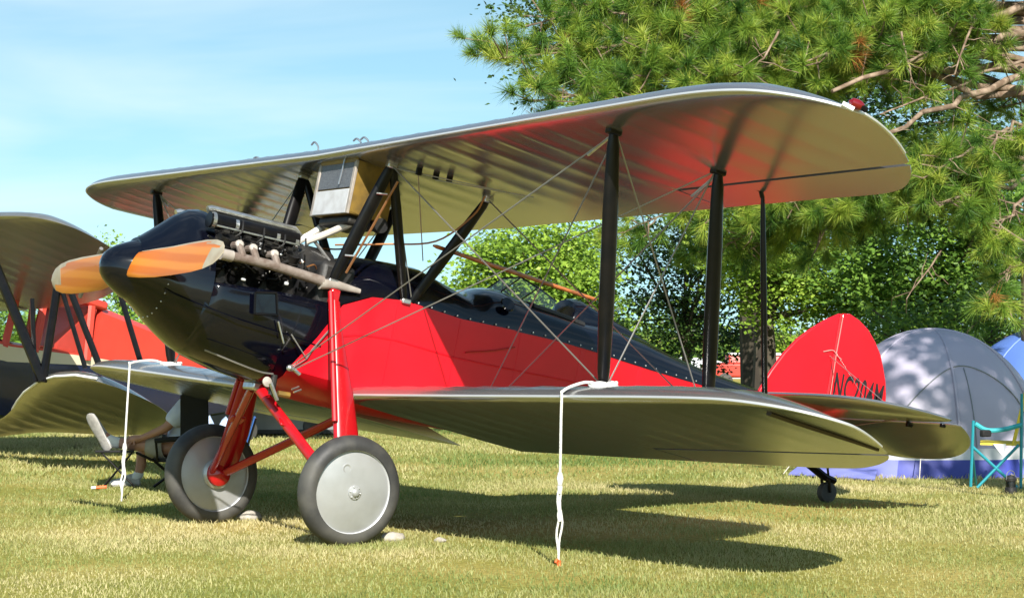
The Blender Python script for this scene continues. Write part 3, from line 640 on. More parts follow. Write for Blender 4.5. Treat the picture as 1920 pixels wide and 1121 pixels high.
def text_mesh(body, size, m, parent, xform, name, depth=.001):
    cu = bpy.data.curves.new('letters', 'FONT'); cu.body = body; cu.size = size; cu.extrude = depth; cu.space_character = 1.12; cu.offset = .006
    ob = bpy.data.objects.new('letters', cu); COL.objects.link(ob); dg = bpy.context.evaluated_depsgraph_get(); dg.update()
    me = bpy.data.meshes.new_from_object(ob.evaluated_get(dg)); bpy.data.objects.remove(ob)
    co = np.empty(len(me.vertices)*3); me.vertices.foreach_get('co', co); co = co.reshape(-1, 3)
    co = np.array([xform(p) for p in co]); me.vertices.foreach_set('co', co.ravel()); me.materials.clear(); me.materials.append(M[m])
    o = bpy.data.objects.new(name, me); COL.objects.link(o); o.parent = parent; me.update(); return o
# port side reads left to right towards the tail
text_mesh('NC204M', .285, 'letter', rud, lambda p: (-4.605-p[0]*.455, .0185+p[2], 1.545+p[1]*1.0), 'registration_marking')
text_mesh('NC204M', .285, 'letter', rud, lambda p: (-5.15+p[0]*.455, -.0185-p[2], 1.545+p[1]*1.0), 'registration_marking')
def lens_surface(outline, z, th, name, parent, m='silver'):
    # flat tail surface with rounded section: outline list of (x,y)
    P = [np.array(p) for p in outline]; c = sum(P)/len(P); b = MB()
    r = []
    for k, h in ((1, 0), (.985, .6), (.95, 1)): r.append((k, h))
    rings = [[(c[0]+(p[0]-c[0])*k, c[1]+(p[1]-c[1])*k, z(p)+h*th/2) for p in P] for k, h in r[::-1]]+[[(c[0]+(p[0]-c[0])*k, c[1]+(p[1]-c[1])*k, z(p)-h*th/2) for p in P] for k, h in r[1:]]
    return b.loft(rings, True).build(name, m, parent, angle=50)
for s in (1, -1):
    so_ = chaikin([(-3.64, .06), (-3.61, .45), (-3.60, .9), (-3.62, 1.15), (-3.70, 1.38), (-3.86, 1.53), (-4.08, 1.60), (-4.30, 1.60), (-4.475, 1.57), (-4.475, .06)], 2)
    sb = lens_surface([(x, s*y) for x, y in so_], lambda p: 1.372, .034, 'stabilizer', BI)
    eo = chaikin([(-4.49, .10), (-4.49, .9), (-4.49, 1.57), (-4.56, 1.575), (-4.66, 1.54), (-4.78, 1.42), (-4.88, 1.20), (-4.92, .9), (-4.92, .5), (-4.85, .22), (-4.70, .10)], 2)
    el = lens_surface([(x, s*y) for x, y in eo], lambda p: 1.36-(-4.49-p[0])*.46, .026, 'elevator', BI)
    MB().box((-4.50, s*1.05, 1.345), (.05, .03, .05)).build('elevator_hinge', 'strut', el, bevel=.006)
    MB().box((-4.50, s*1.40, 1.345), (.04, .03, .03)).build('elevator_hinge', 'strut', el, bevel=.006)
    tube('tail_wire', 'wire', BI, [(-4.52, 0, 1.86), (-4.40, s*1.05, 1.385)], .004, n=5)
    tube('tail_wire', 'wire', BI, [(-4.50, s*.03, 1.25), (-4.40, s*1.05, 1.36)], .004, n=5)
    tube('rudder_horn_wire', 'wire', BI, [(-4.57, s*.02, 1.90), (-4.59, s*.03, 1.87), (-4.90, s*.06, 1.60)], .002, n=5)
tube('rudder_tie', 'ncord', rud, bez([(-4.44, .025, 1.87), (-4.53, .03, 1.90), (-4.58, .03, 1.87), (-4.63, .03, 1.85)], 4), .004, n=6)
tube('rudder_tie', 'ncord', rud, [(-4.575, .028, 2.18), (-4.57, .028, 1.90), (-4.585, .028, 1.45)], .003, n=6)
# tail wheel
tw = MB().lathe([(.055, .03), (.078, .026), (.083, .0), (.078, -.026), (.055, -.03), (.0001, -.03)], (-4.735, 0, .812), (0, 1, 0), n=28, cap=True).build('tail_wheel', 'tyre', BI)
for s in (1, -1): tube('wheel_fork', 'strut', tw, [(-4.735, s*.04, .812), (-4.70, s*.045, .90), (-4.66, 0, .93)], .012, n=6)
MB().tube([(-4.40, 0, 1.10), (-4.52, 0, .985), (-4.68, 0, .925), (-4.78, 0, .91)], .030, n=8, flat=1.5, up=(0, 0, 1)).build('tail_spring', 'strut', BI)
tube('tail_post', 'strut', BI, [(-4.42, .0, .99), (-4.60, 0, 1.20)], .022, n=8); tube('steering_spring', 'strut', BI, [(-4.70, .03, .93), (-4.58, .05, 1.2)], .010, n=6)
# navigation light, vents on the wing
nl = MB().lathe([(.0001, .048), (.016, .042), (.026, .024), (.028, 0), (.023, -.024), (.0001, -.04)], (-.20, 4.950, 2.222), (-.9, .3, -.15), n=16).build('navigation_light', 'redlens', upper)
tube('light_base', 'white', nl, [(-.14, 4.92, 2.21), (-.19, 4.955, 2.19)], .014, n=8); tube('light_cap', 'strut', nl, [(-.215, 4.965, 2.215), (-.255, 4.97, 2.205)], .016, n=8)
for y, h in ((-.18, .085), (.42, .06), (.52, .06), (-1.05, .03)):
    zt = (zuP if y > 0 else zuS)(abs(y)); b0 = np.array((.10, y, zt+.10))
    tube('tank_vent', 'steel', upper, bez([b0, b0+(0, 0, h*.6), b0+(.02, -.03, h), b0+(.02, -.07, h*.8)], 5), .007, n=6)
# pulleys and tubes under the centre section
for k, (x, y) in enumerate(((-.16, .80), (-.28, .82), (-.35, .88))):
    MB().box((x, y, 2.125), (.04, .02, .05)).build('pulley_bracket', 'strut', upper, bevel=.004)
for a, b in (((-.16, .80, 2.10), (-.5, .48, 1.62)), ((-.28, .82, 2.10), (-.75, 1.3, 2.08)), ((-.05, .65, 2.13), (-.6, 1.2, 2.08))): tube('control_cable', 'wire', BI, [a, b], .004, n=5)

# ------------------------------------------------------------------ loose things on and round the biplane
p0, p1 = b2w((-.545, .50, 1.735)), b2w((-2.17, .12, 1.752))
wp = MB().tube([p0, p0+(p1-p0)*.02, p0*.5+p1*.5, p1], [.007, .014, .016, .014], n=10).build('wooden_pole', 'wood')
tag(wp, 'long varnished orange brown wooden pole resting along the cockpit of the red biplane', 'pole')
def rope_path(pts, r, name, label, stub):
    R_ = empty(name, pts[-1]); inv = np.array(pts[-1])
    tag(R_, label, 'rope', 'tie down ropes of the red biplane')
    return R_
def tie_rope(s, foot, le, under, gnd, label, knot_z):
    o = empty('tie_down_rope', gnd); tag(o, label, 'rope', 'tie down ropes'); G_ = np.array(gnd)
    rel = lambda P: [np.array(p)-G_ for p in P]
    a = np.array(foot)
    coil = [a+np.array((.075*math.cos(t), .075*math.sin(t)*s, .012*math.sin(2.3*t)+.012)) for t in np.linspace(0, 4.5*PI, 60)]
    tube('strut_hitch', 'rope', o, rel(coil), .012, n=8)
    kn = np.array(under)*(knot_z/under[2])+G_*(1-knot_z/under[2])
    pth = bez([a+np.array((.05, 0, .02)), (np.array(foot)+np.array(le))/2+np.array((0, 0, .035)), np.array(le), np.array(under), kn], 8)
    tube('hanging_line', 'rope', o, rel(pth), .0082, n=8)
    up = np.array((0, 0, 1.)); sidev = RGT
    loop = [kn+sidev*.02*q*math.sin(PI*k/12)+(G_-kn)*(k/12) for q in (1,) for k in range(13)]
    for q in (1, -1): tube('loop_strand', 'rope', o, rel([kn+sidev*.017*q*(.6+.5*math.sin(k*1.1+q))*math.sin(PI*min(1, k/11))+(G_-kn)*(k/12) for k in range(13)]), .0068, n=7)
    for f, r in ((0, .020), (.10, .016), (.42, .015)):
        c = kn+(G_-kn)*f; tube('knot', 'rope', o, rel([c+np.array((0, 0, .035)), c, c-np.array((0, 0, .035))]), [r*.6, r, r*.6], n=8)
    return o
fP = b2w((-.40, 2.955, .79)); leP = b2w((-.205, 2.86, .728)); unP = b2w((-.21, 2.852, .66))
tie_rope(1, fP, leP, unP, (-.405, 2.739, 0), 'white tie down rope knotted round the near strut and pegged beyond the silver disc wheel', .50)
fS = b2w((-.40, -2.955, .835)); leS = b2w((-.145, -3.16, .80)); unS = b2w((-.15, -3.165, .74))
tie_rope(-1, fS, leS, unS, (-.222, -3.111, 0), 'white tie down rope hanging beside the seated person', .42)
def peg(p, label):
    o = empty('ground_stake', p); tag(o, label, 'stake')
    tube('shaft', 'orange', o, [(0, 0, -.05), (0, 0, .03)], .012, n=8); tube('hook', 'orange', o, bez([(0, 0, .025), (.02, .01, .035), (.035, .015, .02)], 4), .008, n=6)
    return o
peg((-.405, 2.745, 0), 'small red orange ground stake at the foot of the near tie down rope')
pg = on_ground(180, 918); pgo = empty('tent_peg', pg); tag(pgo, 'orange and white plastic peg lying on the grass by the shoe', 'peg')
tube('body', 'orange', pgo, [(0, 0, .02), tuple(-RGT*-.09+np.array((0, 0, .025)))], .014, n=8); tube('tip', 'white', pgo, [tuple(-RGT*.04+np.array((0, 0, .018))), (0, 0, .02)], .012, n=8)
def stone(px, py, r, label):
    c = on_ground(px, py); o = ball('wheel_chock_stone', 'stone', None, (0, 0, 0), r, (1.3, .9, .62), n=8)
    for v in o.data.vertices: v.co *= 1+.22*(random.random()-.5)
    o.location = (c[0], c[1], r*.35); o.rotation_euler = (0, 0, random.random()*3); tag(o, label, 'stone', 'stones at the wheels')
stone(468, 975, .07, 'pale stone behind the wheel with the red hub'); stone(738, 1014, .06, 'pale stone beside the silver disc wheel')
stone(825, 1016, .032, 'flat pale stone half hidden in sunlit grass in front of the wing shadow')

# ------------------------------------------------------------------ the neighbouring cabin biplane
TH2, HD2 = .29, .25
NX = np.array([math.cos(TH2)*math.cos(HD2), math.cos(TH2)*math.sin(HD2), math.sin(TH2)]); NY = np.array([-math.sin(HD2), math.cos(HD2), 0]); NN = np.cross(NX, NY)
NP = at(130, 710, 20.5)
NB = empty('cabin_biplane'); tag(NB, 'red cream and navy cabin biplane parked behind the propeller of the red biplane', 'airplane')
NB.matrix_world = Matrix(((NX[0], NY[0], NN[0], NP[0]), (NX[1], NY[1], NN[1], NP[1]), (NX[2], NY[2], NN[2], NP[2]), (0, 0, 0, 1)))
M['nred'] = mat('faded_red_fabric', (.60, .055, .035), .45, 0, .1, col2=(.52, .048, .03), nscale=3)
M['ncabin_shade'] = mat('dark_cabin_shade', (.05, .02, .016), .8)
M['ncream'] = mat('cream_trim', (.62, .55, .40), .45, 0, .1)
M['nnavy'] = mat('navy_paint', (.010, .016, .05), .25, 0, .4)
M['nolive'] = mat('silver_dope_underside', (.44, .43, .41), .26, .80, col2=(.38, .37, .35), nscale=2, stretch=(1, 4, 1))
def nwing(front, rear, z0, dih, name, y_in, mir=False):
    pl = Plan(front, rear); st = []
    for y in spans(0, pl.tip, pl.tip):
        sy = y+y_in; zf = lambda q, sy=sy: z0+dih*sy; sy = -8.4-sy if mir else sy
        st.append(wing_ring(pl, y, sy, zf, 0, 0, .75, rib=.32, sag=.010))
    return wing_mesh(st, 'nolive', name, NB)
nw = nwing([(0, -1.25), (1.2, -.98), (1.75, -.74), (2.1, -.52), (2.54, -.29), (3.08, -.05), (3.42, .03), (3.7, .0), (3.83, -.15), (3.87, -.38)], [(0, -1.50), (1.1, -1.40), (1.5, -1.45), (1.88, -1.61), (2.36, -1.80), (2.9, -1.74), (3.3, -1.56), (3.55, -1.30), (3.75, -.95), (3.84, -.60), (3.87, -.40)], 0, .09, 'lower_wing', -3.62)
nwing([(0, -1.25), (1.2, -.98), (1.75, -.74), (2.1, -.52), (2.54, -.29), (3.08, -.05), (3.42, .03), (3.7, .0), (3.83, -.15), (3.87, -.38)], [(0, -1.50), (1.1, -1.40), (1.5, -1.45), (1.88, -1.61), (2.36, -1.80), (2.9, -1.74), (3.3, -1.56), (3.55, -1.30), (3.75, -.95), (3.84, -.60), (3.87, -.40)], 0, .09, 'lower_wing', -3.62, True)
zU = 1.365; nu = nwing([(0, .66), (3.3, .66), (3.8, .65), (4.2, .60), (4.42, .48), (4.48, .30)], [(0, -1.95), (1.6, -1.92), (2.6, -1.62), (3.3, -1.22), (3.85, -.93), (4.15, -.62), (4.36, -.2), (4.46, .12), (4.48, .28)], zU, .02, 'upper_wing', -4.55)
nwing([(0, .66), (3.3, .66), (3.8, .65), (4.2, .60), (4.42, .48), (4.48, .30)], [(0, -1.95), (1.6, -1.92), (2.6, -1.62), (3.3, -1.22), (3.85, -.93), (4.15, -.62), (4.36, -.2), (4.46, .12), (4.48, .28)], zU, .02, 'upper_wing', -4.55, True)
tube('edge_binding', 'white', nw, [(x, y, .09*y+.03) for x, y in ((-.74, -1.87), (-.52, -1.5), (-.29, -1.08), (-.05, -.54), (.03, -.2), (.0, .08), (-.15, .21))], .012, n=6)
# fuselage bands: stations (x, bottom, stripe bottom, stripe top, top, half width), centre y = -4.2
NSt = [(1.9, .25, .42, .55, .72, .34), (1.2, .02, .46, .62, .95, .48), (.3, -.05, .50, .68, 1.0, .52), (-.9, -.04, .55, .72, .78, .58), (-1.7, .0, .62, .79, .82, .60), (-2.75, .12, .88, .98, 1.0, .56), (-2.8, .12, .89, .99, 1.58, .55), (-3.7, .40, 1.04, 1.12, 1.58, .44), (-4.8, .80, 1.24, 1.30, 1.62, .30), (-6.2, 1.35, 1.52, 1.56, 1.72, .12)]
for nm, m_, ia, ib in (('fuselage_bottom', 'nnavy', 1, 2), ('stripe', 'ncream', 2, 3), ('fuselage_top', 'nred', 3, 4)):
    rg = []
    for s_ in NSt:
        x, za, zb, w = s_[0], s_[ia], max(s_[ib], s_[ia]+.01), s_[5]
        if nm == 'fuselage_bottom': r = [(x, w, zb), (x, w, za*.5+zb*.5), (x, w*.82, za+.04), (x, w*.4, za), (x, -w*.4, za), (x, -w*.82, za+.04), (x, -w, za*.5+zb*.5), (x, -w, zb)]
        elif nm == 'stripe': r = [(x, w+.004, zb), (x, w+.004, za), (x, -w-.004, za), (x, -w-.004, zb)]
        else: r = [(x, w, za), (x, w, zb-.12*(zb-za)), (x, w*.75, zb+.02), (x, 0, zb+.07), (x, -w*.75, zb+.02), (x, -w, zb-.12*(zb-za)), (x, -w, za)]
        rg.append([(a, b-4.2, c) for a, b, c in r])
    MB().loft(rg, False, False).build(nm, m_, NB, angle=40)
MB().slab([(-.75, -4.2+q, 1.50-.02) for q in (.60, -.60)]+[(-2.85, -4.2-.56, 1.60), (-2.85, -4.2+.56, 1.60)], .10).build('cabin_roof', 'nred', NB, bevel=.03)
for s in (1, -1):
    for xa, xb in ((-.75, -.95), (-1.62, -1.62), (-2.02, -1.98), (-2.72, -2.62)):
        zb_ = np.interp(-xa, [-q[0] for q in NSt], [q[4] for q in NSt]) if xa > -2.7 else .98
        MB().tube([(xa, -4.2+s*.585, min(zb_, 1.0)-.05), (xb, -4.2+s*.57, 1.54)], .05, n=6, flat=.6, up=(1, 0, 0)).build('door_post', 'nred', NB)
    for xa, xb in ((-.85, -1.58), (-1.67, -1.98), (-2.06, -2.66)):
        za, zb_ = np.interp(-xa, [-q[0] for q in NSt], [q[4] for q in NSt])+.0, np.interp(-xb, [-q[0] for q in NSt], [q[4] for q in NSt])
        MB().add([(xa, -4.2+s*.575, za), (xb, -4.2+s*.565, min(zb_, 1.0)), (xb, -4.2+s*.565, 1.52), (xa-.05, -4.2+s*.57, 1.50)], [(0, 1, 2, 3)]).build('cabin_window', 'glass', NB, smooth=False)
MB().box((-1.9, -4.2, .72), (1.6, 1.0, .28)).build('cabin_dark_box', 'ncabin_shade', NB, bevel=.05); MB().box((-2.70, -4.2, 1.25), (.06, 1.04, .62)).build('cabin_bulkhead', 'nred', NB)  # dark floor and seat box added to darken the cabin inside
MB().slab([(-.70, -4.2-.5, .95), (-.70, -4.2+.5, .95), (-.92, -4.2+.5, 1.5), (-.92, -4.2-.5, 1.5)], .01).build('windscreen', 'glass', NB)
def nloc(w): q = np.array(w)-NP; return (NX@q, NY@q, NN@q)
for (a, b, r) in (((-20, 470), (80, 714), .048), ((108, 535), (80, 716), .040), ((128, 535), (192, 700), .030), ((222, 540), (270, 700), .026), ((112, 530), (160, 690), .022), ((60, 560), (66, 716), .022)):
    tube('interplane_strut', 'strut', NB, [nloc(at(*a, 20.9)), nloc(at(*b, 20.75))], r, n=8)
tube('wire', 'wire', NB, [nloc(at(190, 466, 20.6)), nloc(at(150, 556, 21.2))], .02, n=6)
MB().lathe([(.0001, 0), (.2, .02), (.34, .15), (.36, .3)], (2.2, -4.2, .52), (-1, 0, 0), n=24).build('nose_bowl', 'nnavy', NB)
for s in (1, -1):
    gx = MB().tube([(-.3, -4.2+s*.4, .05), (-.35, -4.2+s*.95, -.35)], .05, n=10).build('gear_leg', 'nnavy', NB)
    wz = None
# wheels stand on the lawn under the cabin biplane
for s in (1, -1):
    c = NP+NX*(-.35)+NY*(-4.2+s*1.0)+NN*(-.3); c[2] = .33
    MB().lathe([(.18, .05), (.26, .075), (.33, .05), (.33, -.05), (.26, -.075), (.18, -.05), (.0001, -.05)], nloc(c), tuple(NY@v for v in ()) or (0, 1, 0), n=28).build('wheel', 'tyre', NB)
    lg = nloc(c); tube('gear_leg', 'nnavy', NB, [lg, (lg[0], -4.2+s*.45, .02)], .05, n=10)
c = NP+NX*(-6.0)+NY*(-4.2); c[2] = .12
MB().lathe([(.05, .03), (.12, .03), (.12, -.03), (.05, -.03)], nloc(c), (0, 1, 0), n=18, cap=True).build('tail_wheel', 'tyre', NB)
lg = nloc(c); tube('tail_spring', 'nnavy', NB, [lg, (lg[0]+.1, lg[1], 1.42)], .03, n=8)
MB().slab([(-5.2, -4.2, 1.65), (-5.6, -4.2, 2.3), (-6.1, -4.2, 2.6), (-6.6, -4.2, 2.4), (-6.7, -4.2, 1.5)], .05).build('fin', 'nred', NB, bevel=.015)
MB().slab([(-5.3, -4.2-1.4, 1.60), (-5.2, -4.2, 1.62), (-5.3, -4.2+1.4, 1.60), (-6.2, -4.2+1.45, 1.63), (-6.3, -4.2, 1.64), (-6.2, -4.2-1.45, 1.63)], .04).build('stabilizer', 'nolive', NB, bevel=.012)

# ------------------------------------------------------------------ person in a low folding chair
M['skin'] = mat('skin', (.46, .24, .16), .5, 0, col2=(.40, .19, .12), nscale=12)
M['shirt'] = mat('pale_blue_cotton', (.62, .69, .86), .85, 0, col2=(.52, .59, .78), nscale=9, bump=.4, bscale=14)
M['shorts'] = mat('khaki_cotton', (.34, .31, .25), .9, 0, col2=(.25, .23, .19), nscale=8, bump=.5, bscale=12)
M['sock'] = mat('white_sock', (.75, .75, .74), .9, 0, bump=.3, bscale=60)
M['shoe'] = mat('grey_white_trainer', (.50, .49, .47), .6, 0, col2=(.36, .35, .34), nscale=14)
M['sole'] = mat('grey_rubber_sole', (.30, .29, .27), .75, 0, col2=(.22, .21, .2), nscale=30)
M['hair'] = mat('grey_brown_hair', (.10, .08, .065), .7, 0, bump=.6, bscale=70)
M['cloth_black'] = mat('black_sling_fabric', (.008, .008, .009), .8, 0, bump=.3, bscale=120)
PD = 19.15
PO = on_ground(300, 912)
def pp(px, py, ds=0): return at(px, py, PD+ds)-PO
def skin(name, V, Ed, R, m, parent, root=0, sub=2):
    me = bpy.data.meshes.new(name); me.from_pydata([tuple(v) for v in V], Ed, []); o = bpy.data.objects.new(name, me); COL.objects.link(o); o.parent = parent
    sk = o.modifiers.new('skin', 'SKIN'); sk.use_smooth_shade = True
    for i, r in enumerate(R): me.skin_vertices[0].data[i].radius = (r, r) if np.isscalar(r) else r
    for i in range(len(R)): me.skin_vertices[0].data[i].use_root = (i == root)
    ss = o.modifiers.new('sub', 'SUBSURF'); ss.levels = ss.render_levels = sub; me.materials.append(M[m]); return o
PE = empty('person', PO); tag(PE, 'person in pale blue white T-shirt and khaki shorts lounging with one foot raised', 'person')
V = []; Ed = []; R = []
def jv(p, r, par=None):
    V.append(p); R.append(r)
    if par is not None: Ed.append((par, len(V)-1))
    return len(V)-1
pel = jv(pp(348, 838), .135); bel = jv(pp(355, 806), .125, pel); che = jv(pp(362, 772), .14, bel); nek = jv(pp(369, 746), .055, che); nk2 = jv(pp(372, 737), .052, nek)
for ds, sg in ((-1, 1), (1, -1)):
    hip = jv(pp(335, 842, ds*.11), .088, pel)
    if ds < 0: kn = jv(pp(270, 834, -.14), .062, hip); cf = jv(pp(240, 832, -.15), .056, kn); an = jv(pp(212, 829, -.15), .040, cf); ft = jv(pp(193, 812, -.15), .038, an)
    else: kn = jv(pp(264, 846, .12), .06, hip); cf = jv(pp(266, 868, .10), .052, kn); an = jv(pp(258, 893, .08), .038, cf); ft = jv(pp(238, 904, .08), .036, an)
    sh = jv(pp(352, 757, ds*.17), .060, che)
    if ds < 0: eb = jv(pp(312, 802, -.24), .042, sh); wr_ = jv(pp(268, 820, -.22), .028, eb); pm = jv(pp(252, 824, -.20), .034, wr_); tips = [((240, 838), -.25), ((237, 831), -.25), ((237, 825), -.23), ((240, 819), -.20), ((252, 835), -.26)]
    else: eb = jv(pp(318, 808, .25), .042, sh); wr_ = jv(pp(282, 826, .2), .028, eb); pm = jv(pp(268, 828, .17), .034, wr_); tips = [((256, 838), .12), ((254, 832), .12), ((254, 826), .13), ((257, 821), .15), ((266, 838), .1)]
    for (q, dd) in tips:
        base = np.array(V[pm]); tip = pp(*q, dd); k1 = jv(base*.45+tip*.55+np.array((0, 0, .012)), .0095, pm); jv(tip, .008, k1)
skin('body', V, Ed, R, 'skin', PE)
# head with face
hc = pp(376, 717); FDIR = -RGT; SDIR = -FLAT_F
def hp_(f, s_, u): return hc+FDIR*f+SDIR*s_+np.array((0, 0, u))
hd_ = MB(); rg = []
for u, a, b, fo in ((-.115, .03, .03, .035), (-.105, .052, .048, .03), (-.075, .070, .060, .015), (-.04, .082, .068, .006), (0, .092, .073, 0), (.04, .094, .074, -.004), (.075, .082, .066, -.006), (.10, .055, .046, -.008), (.112, .02, .02, -.01)):
    rg.append([hp_(fo+a*math.cos(t), b*math.sin(t), u) for t in [2*PI*k/16 for k in range(16)]])
hd_.loft(rg, True); hd_.add([hp_(.088, -.012, .015), hp_(.088, .012, .015), hp_(.118, .012, -.03), hp_(.118, -.012, -.03), hp_(.084, .014, -.036), hp_(.084, -.014, -.036)], [(0, 1, 2, 3), (3, 2, 4, 5), (0, 3, 5), (1, 4, 2)])
hd_ = hd_.build('head', 'skin', PE, subsurf=1)
for s in (1, -1):
    ball('eye', 'sock', hd_, hp_(.080, s*.03, .012), .011, n=6); ball('ear', 'skin', hd_, hp_(-.01, s*.074, -.01), .026, (.7, .7, 1.2), n=7)
MB().tube([hp_(.086, -.022, -.06), hp_(.092, 0, -.062), hp_(.086, .022, -.06)], .006, n=6).build('mouth', 'nred', hd_)
hr_ = MB(); hr_.loft([[hp_(-.012+a*math.cos(t), b*math.sin(t), u) for t in [2*PI*k/16 for k in range(16)]] for u, a, b in ((.0, .086, .078), (.045, .094, .080), (.08, .086, .072), (.108, .058, .05), (.12, .02, .02))], True).build('hair', 'hair', PE)
skin('t_shirt', [pp(349, 832), pp(355, 806), pp(362, 772), pp(368, 753), pp(352, 757, -.17), pp(332, 780, -.21), pp(316, 797, -.235), pp(352, 757, .17), pp(333, 784, .22), pp(320, 803, .25)],
     [(0, 1), (1, 2), (2, 3), (2, 4), (4, 5), (5, 6), (2, 7), (7, 8), (8, 9)], [.16, .15, .165, .08, .092, .085, .08, .09, .08, .076], 'shirt', PE, 1)
skin('shorts', [pp(350, 828), pp(347, 840), pp(335, 842, -.11), pp(302, 838, -.13), pp(266, 834, -.145), pp(335, 842, .11), pp(300, 845, .12), pp(268, 846, .12)],
     [(0, 1), (1, 2), (2, 3), (3, 4), (1, 5), (5, 6), (6, 7)], [.15, .155, .12, .112, .10, .12, .11, .098], 'shorts', PE, 1)
skin('sock', [pp(232, 832, -.15), pp(212, 829, -.15), pp(196, 818, -.15)], [(0, 1), (1, 2)], [.055, .052, .048], 'sock', PE)
skin('sock', [pp(265, 880, .1), pp(258, 893, .08), pp(246, 900, .08)], [(0, 1), (1, 2)], [.050, .046, .044], 'sock', PE)
def shoe(heel, toe, up, side):
    heel, toe, up = map(np.array, (heel, toe, up)); ax = toe-heel; L_ = np.linalg.norm(ax); ax = ax/L_; up = up-ax*np.dot(up, ax); up /= np.linalg.norm(up); sd_ = np.cross(ax, up)
    rg = [[heel+ax*L_*t+sd_*w*math.cos(a)+up*(h*max(0, math.sin(a))+.012*min(0, math.sin(a))) for a in [2*PI*k/14 for k in range(14)]] for t, w, h in ((-.02, .02, .05), (0, .034, .085), (.12, .038, .095), (.35, .038, .085), (.55, .046, .062), (.8, .048, .045), (.95, .036, .035), (1.0, .012, .02))]
    o = MB().loft(rg, True).build('shoe', 'shoe', PE)
    rs = [[heel+ax*L_*t+sd_*w*1.08*math.cos(a)-up*.012+up*.014*math.sin(a) for a in [2*PI*k/14 for k in range(14)]] for t, w in ((-.03, .024), (0, .037), (.12, .041), (.35, .038), (.55, .048), (.8, .05), (.96, .038), (1.02, .014))]
    MB().loft(rs, True).build('sole', 'sole', o)
    return o
shoe(pp(203, 842, -.17), pp(168, 776, -.2), RGT*.5+FLAT_F*.85+np.array((0, 0, .1)), 1)
shoe(pp(262, 906, .08), pp(206, 908, .06), np.array((0, 0, 1.)), 1)
# low folding chair that carries the person
CH = empty('folding_chair', PO); tag(CH, 'low black folding chair that the lounging person sits in', 'chair')
w2 = .27; S_ = FLAT_F
seatp = [pp(285, 862, -w2), pp(352, 868, -w2), pp(352, 868, w2), pp(285, 862, w2)]; MB().slab(seatp, .02).build('seat', 'cloth_black', CH)
MB().slab([pp(352, 868, -w2), pp(392, 735, -w2), pp(392, 735, w2), pp(352, 868, w2)], .025).build('backrest', 'cloth_black', CH, bevel=.008)
MB().slab([pp(338, 740, -w2-.02), pp(390, 728, -w2-.02), pp(392, 826, -w2-.02), pp(338, 832, -w2-.02)], .02).build('side_cover', 'cloth_black', CH, bevel=.008)
for ds in (-w2, w2):
    for a, b in (((285, 860), (345, 912)), ((352, 866), (288, 912)), ((352, 868), (394, 730)), ((285, 862), (255, 848))): tube('frame_tube', 'strut', CH, [pp(*a, ds), pp(*b, ds)], .012, n=8)
    tube('arm_rest', 'cloth_black', CH, [pp(290, 826, ds*1.1), pp(362, 820, ds*1.1)], .022, n=8)
    tube('arm_post', 'strut', CH, [pp(292, 826, ds*1.1), pp(296, 866, ds)], .011, n=8)
FR = empty('footrest', PO); tag(FR, 'black folding footrest under the raised shoe of the seated person', 'footrest')
MB().slab([pp(178, 846, -.32), pp(252, 846, -.32), pp(252, 846, .0), pp(178, 846, .0)], .02).build('pad', 'cloth_black', FR, bevel=.006)
for ds in (-.3, -.02):
    for a, b in (((190, 848), (252, 912)), ((248, 848), (196, 910))): tube('leg', 'strut', FR, [pp(*a, ds), pp(*b, ds)], .009, n=8)

# blue chair with a pale towel, grey trailer behind
M['blue'] = mat('blue_fabric', (.02, .10, .32), .7, 0, bump=.2); M['paleblue'] = mat('pale_blue_towel', (.55, .66, .82), .9, 0, col2=(.40, .52, .74), nscale=12, thr=(.45, .55), bump=.5, bscale=18)
M['greypaint'] = mat('grey_trailer_paint', (.22, .24, .25), .45, .1, col2=(.18, .19, .20), nscale=3)
BO = on_ground(435, 868); bd = float(np.dot(BO-CAM, FWD)); BC = empty('camp_chair', BO); tag(BC, 'blue camp chair behind the wheel with the red hub', 'chair')
def bp_(px, py, ds=0): return at(px, py, bd+ds)-BO
MB().slab([bp_(408, 838, -.2), bp_(468, 834, -.2), bp_(468, 830, .25), bp_(408, 834, .25)], .02).build('seat', 'blue', BC)
MB().slab([bp_(462, 838, -.2), bp_(478, 786, -.2), bp_(478, 780, .25), bp_(462, 834, .25)], .025).build('backrest', 'blue', BC, bevel=.006)
for ds in (-.2, .25):
    for a, b in (((410, 838), (470, 868)), ((466, 836), (412, 868)), ((464, 836), (480, 784))): tube('frame_tube', 'strut', BC, [bp_(*a, ds), bp_(*b, ds)], .012, n=8)
tw_ = MB(); 
gx_, gy_ = 9, 7
for j in range(gy_):
    for i in range(gx_): tw_.v.append(tuple(bp_(386+60*i/(gx_-1), 812-10*math.sin(PI*j/(gy_-1))**.6-(14+9*math.sin(i*1.7)+5*math.sin(i*.9+2))*math.sin(PI*j/(gy_-1)), -.22+.44*j/(gy_-1)))) 
tw_.f = [(j*gx_+i, j*gx_+i+1, (j+1)*gx_+i+1, (j+1)*gx_+i) for j in range(gy_-1) for i in range(gx_-1)]
tw_.v = [(v[0], v[1], v[2]) for v in tw_.v]; tw_ = tw_.build('towel', 'paleblue'); tw_.location = BO+np.array((0, 0, 0)); tag(tw_, 'pale blue and white bundled towel on the blue camp chair', 'towel')
so2 = tw_.modifiers.new('thick', 'SOLIDIFY'); so2.thickness = .02
TO = on_ground(520, 818); tD = float(np.dot(TO-CAM, FWD)); TR = empty('box_trailer', TO); tag(TR, 'low grey box trailer standing beyond the wing behind the red landing gear', 'trailer')
def tq(px, py, ds=0): return at(px, py, tD+ds)-TO
MB().slab([tq(395, 806), tq(640, 806), tq(640, 745), tq(395, 745)], .04).build('side_panel', 'greypaint', TR, bevel=.01)
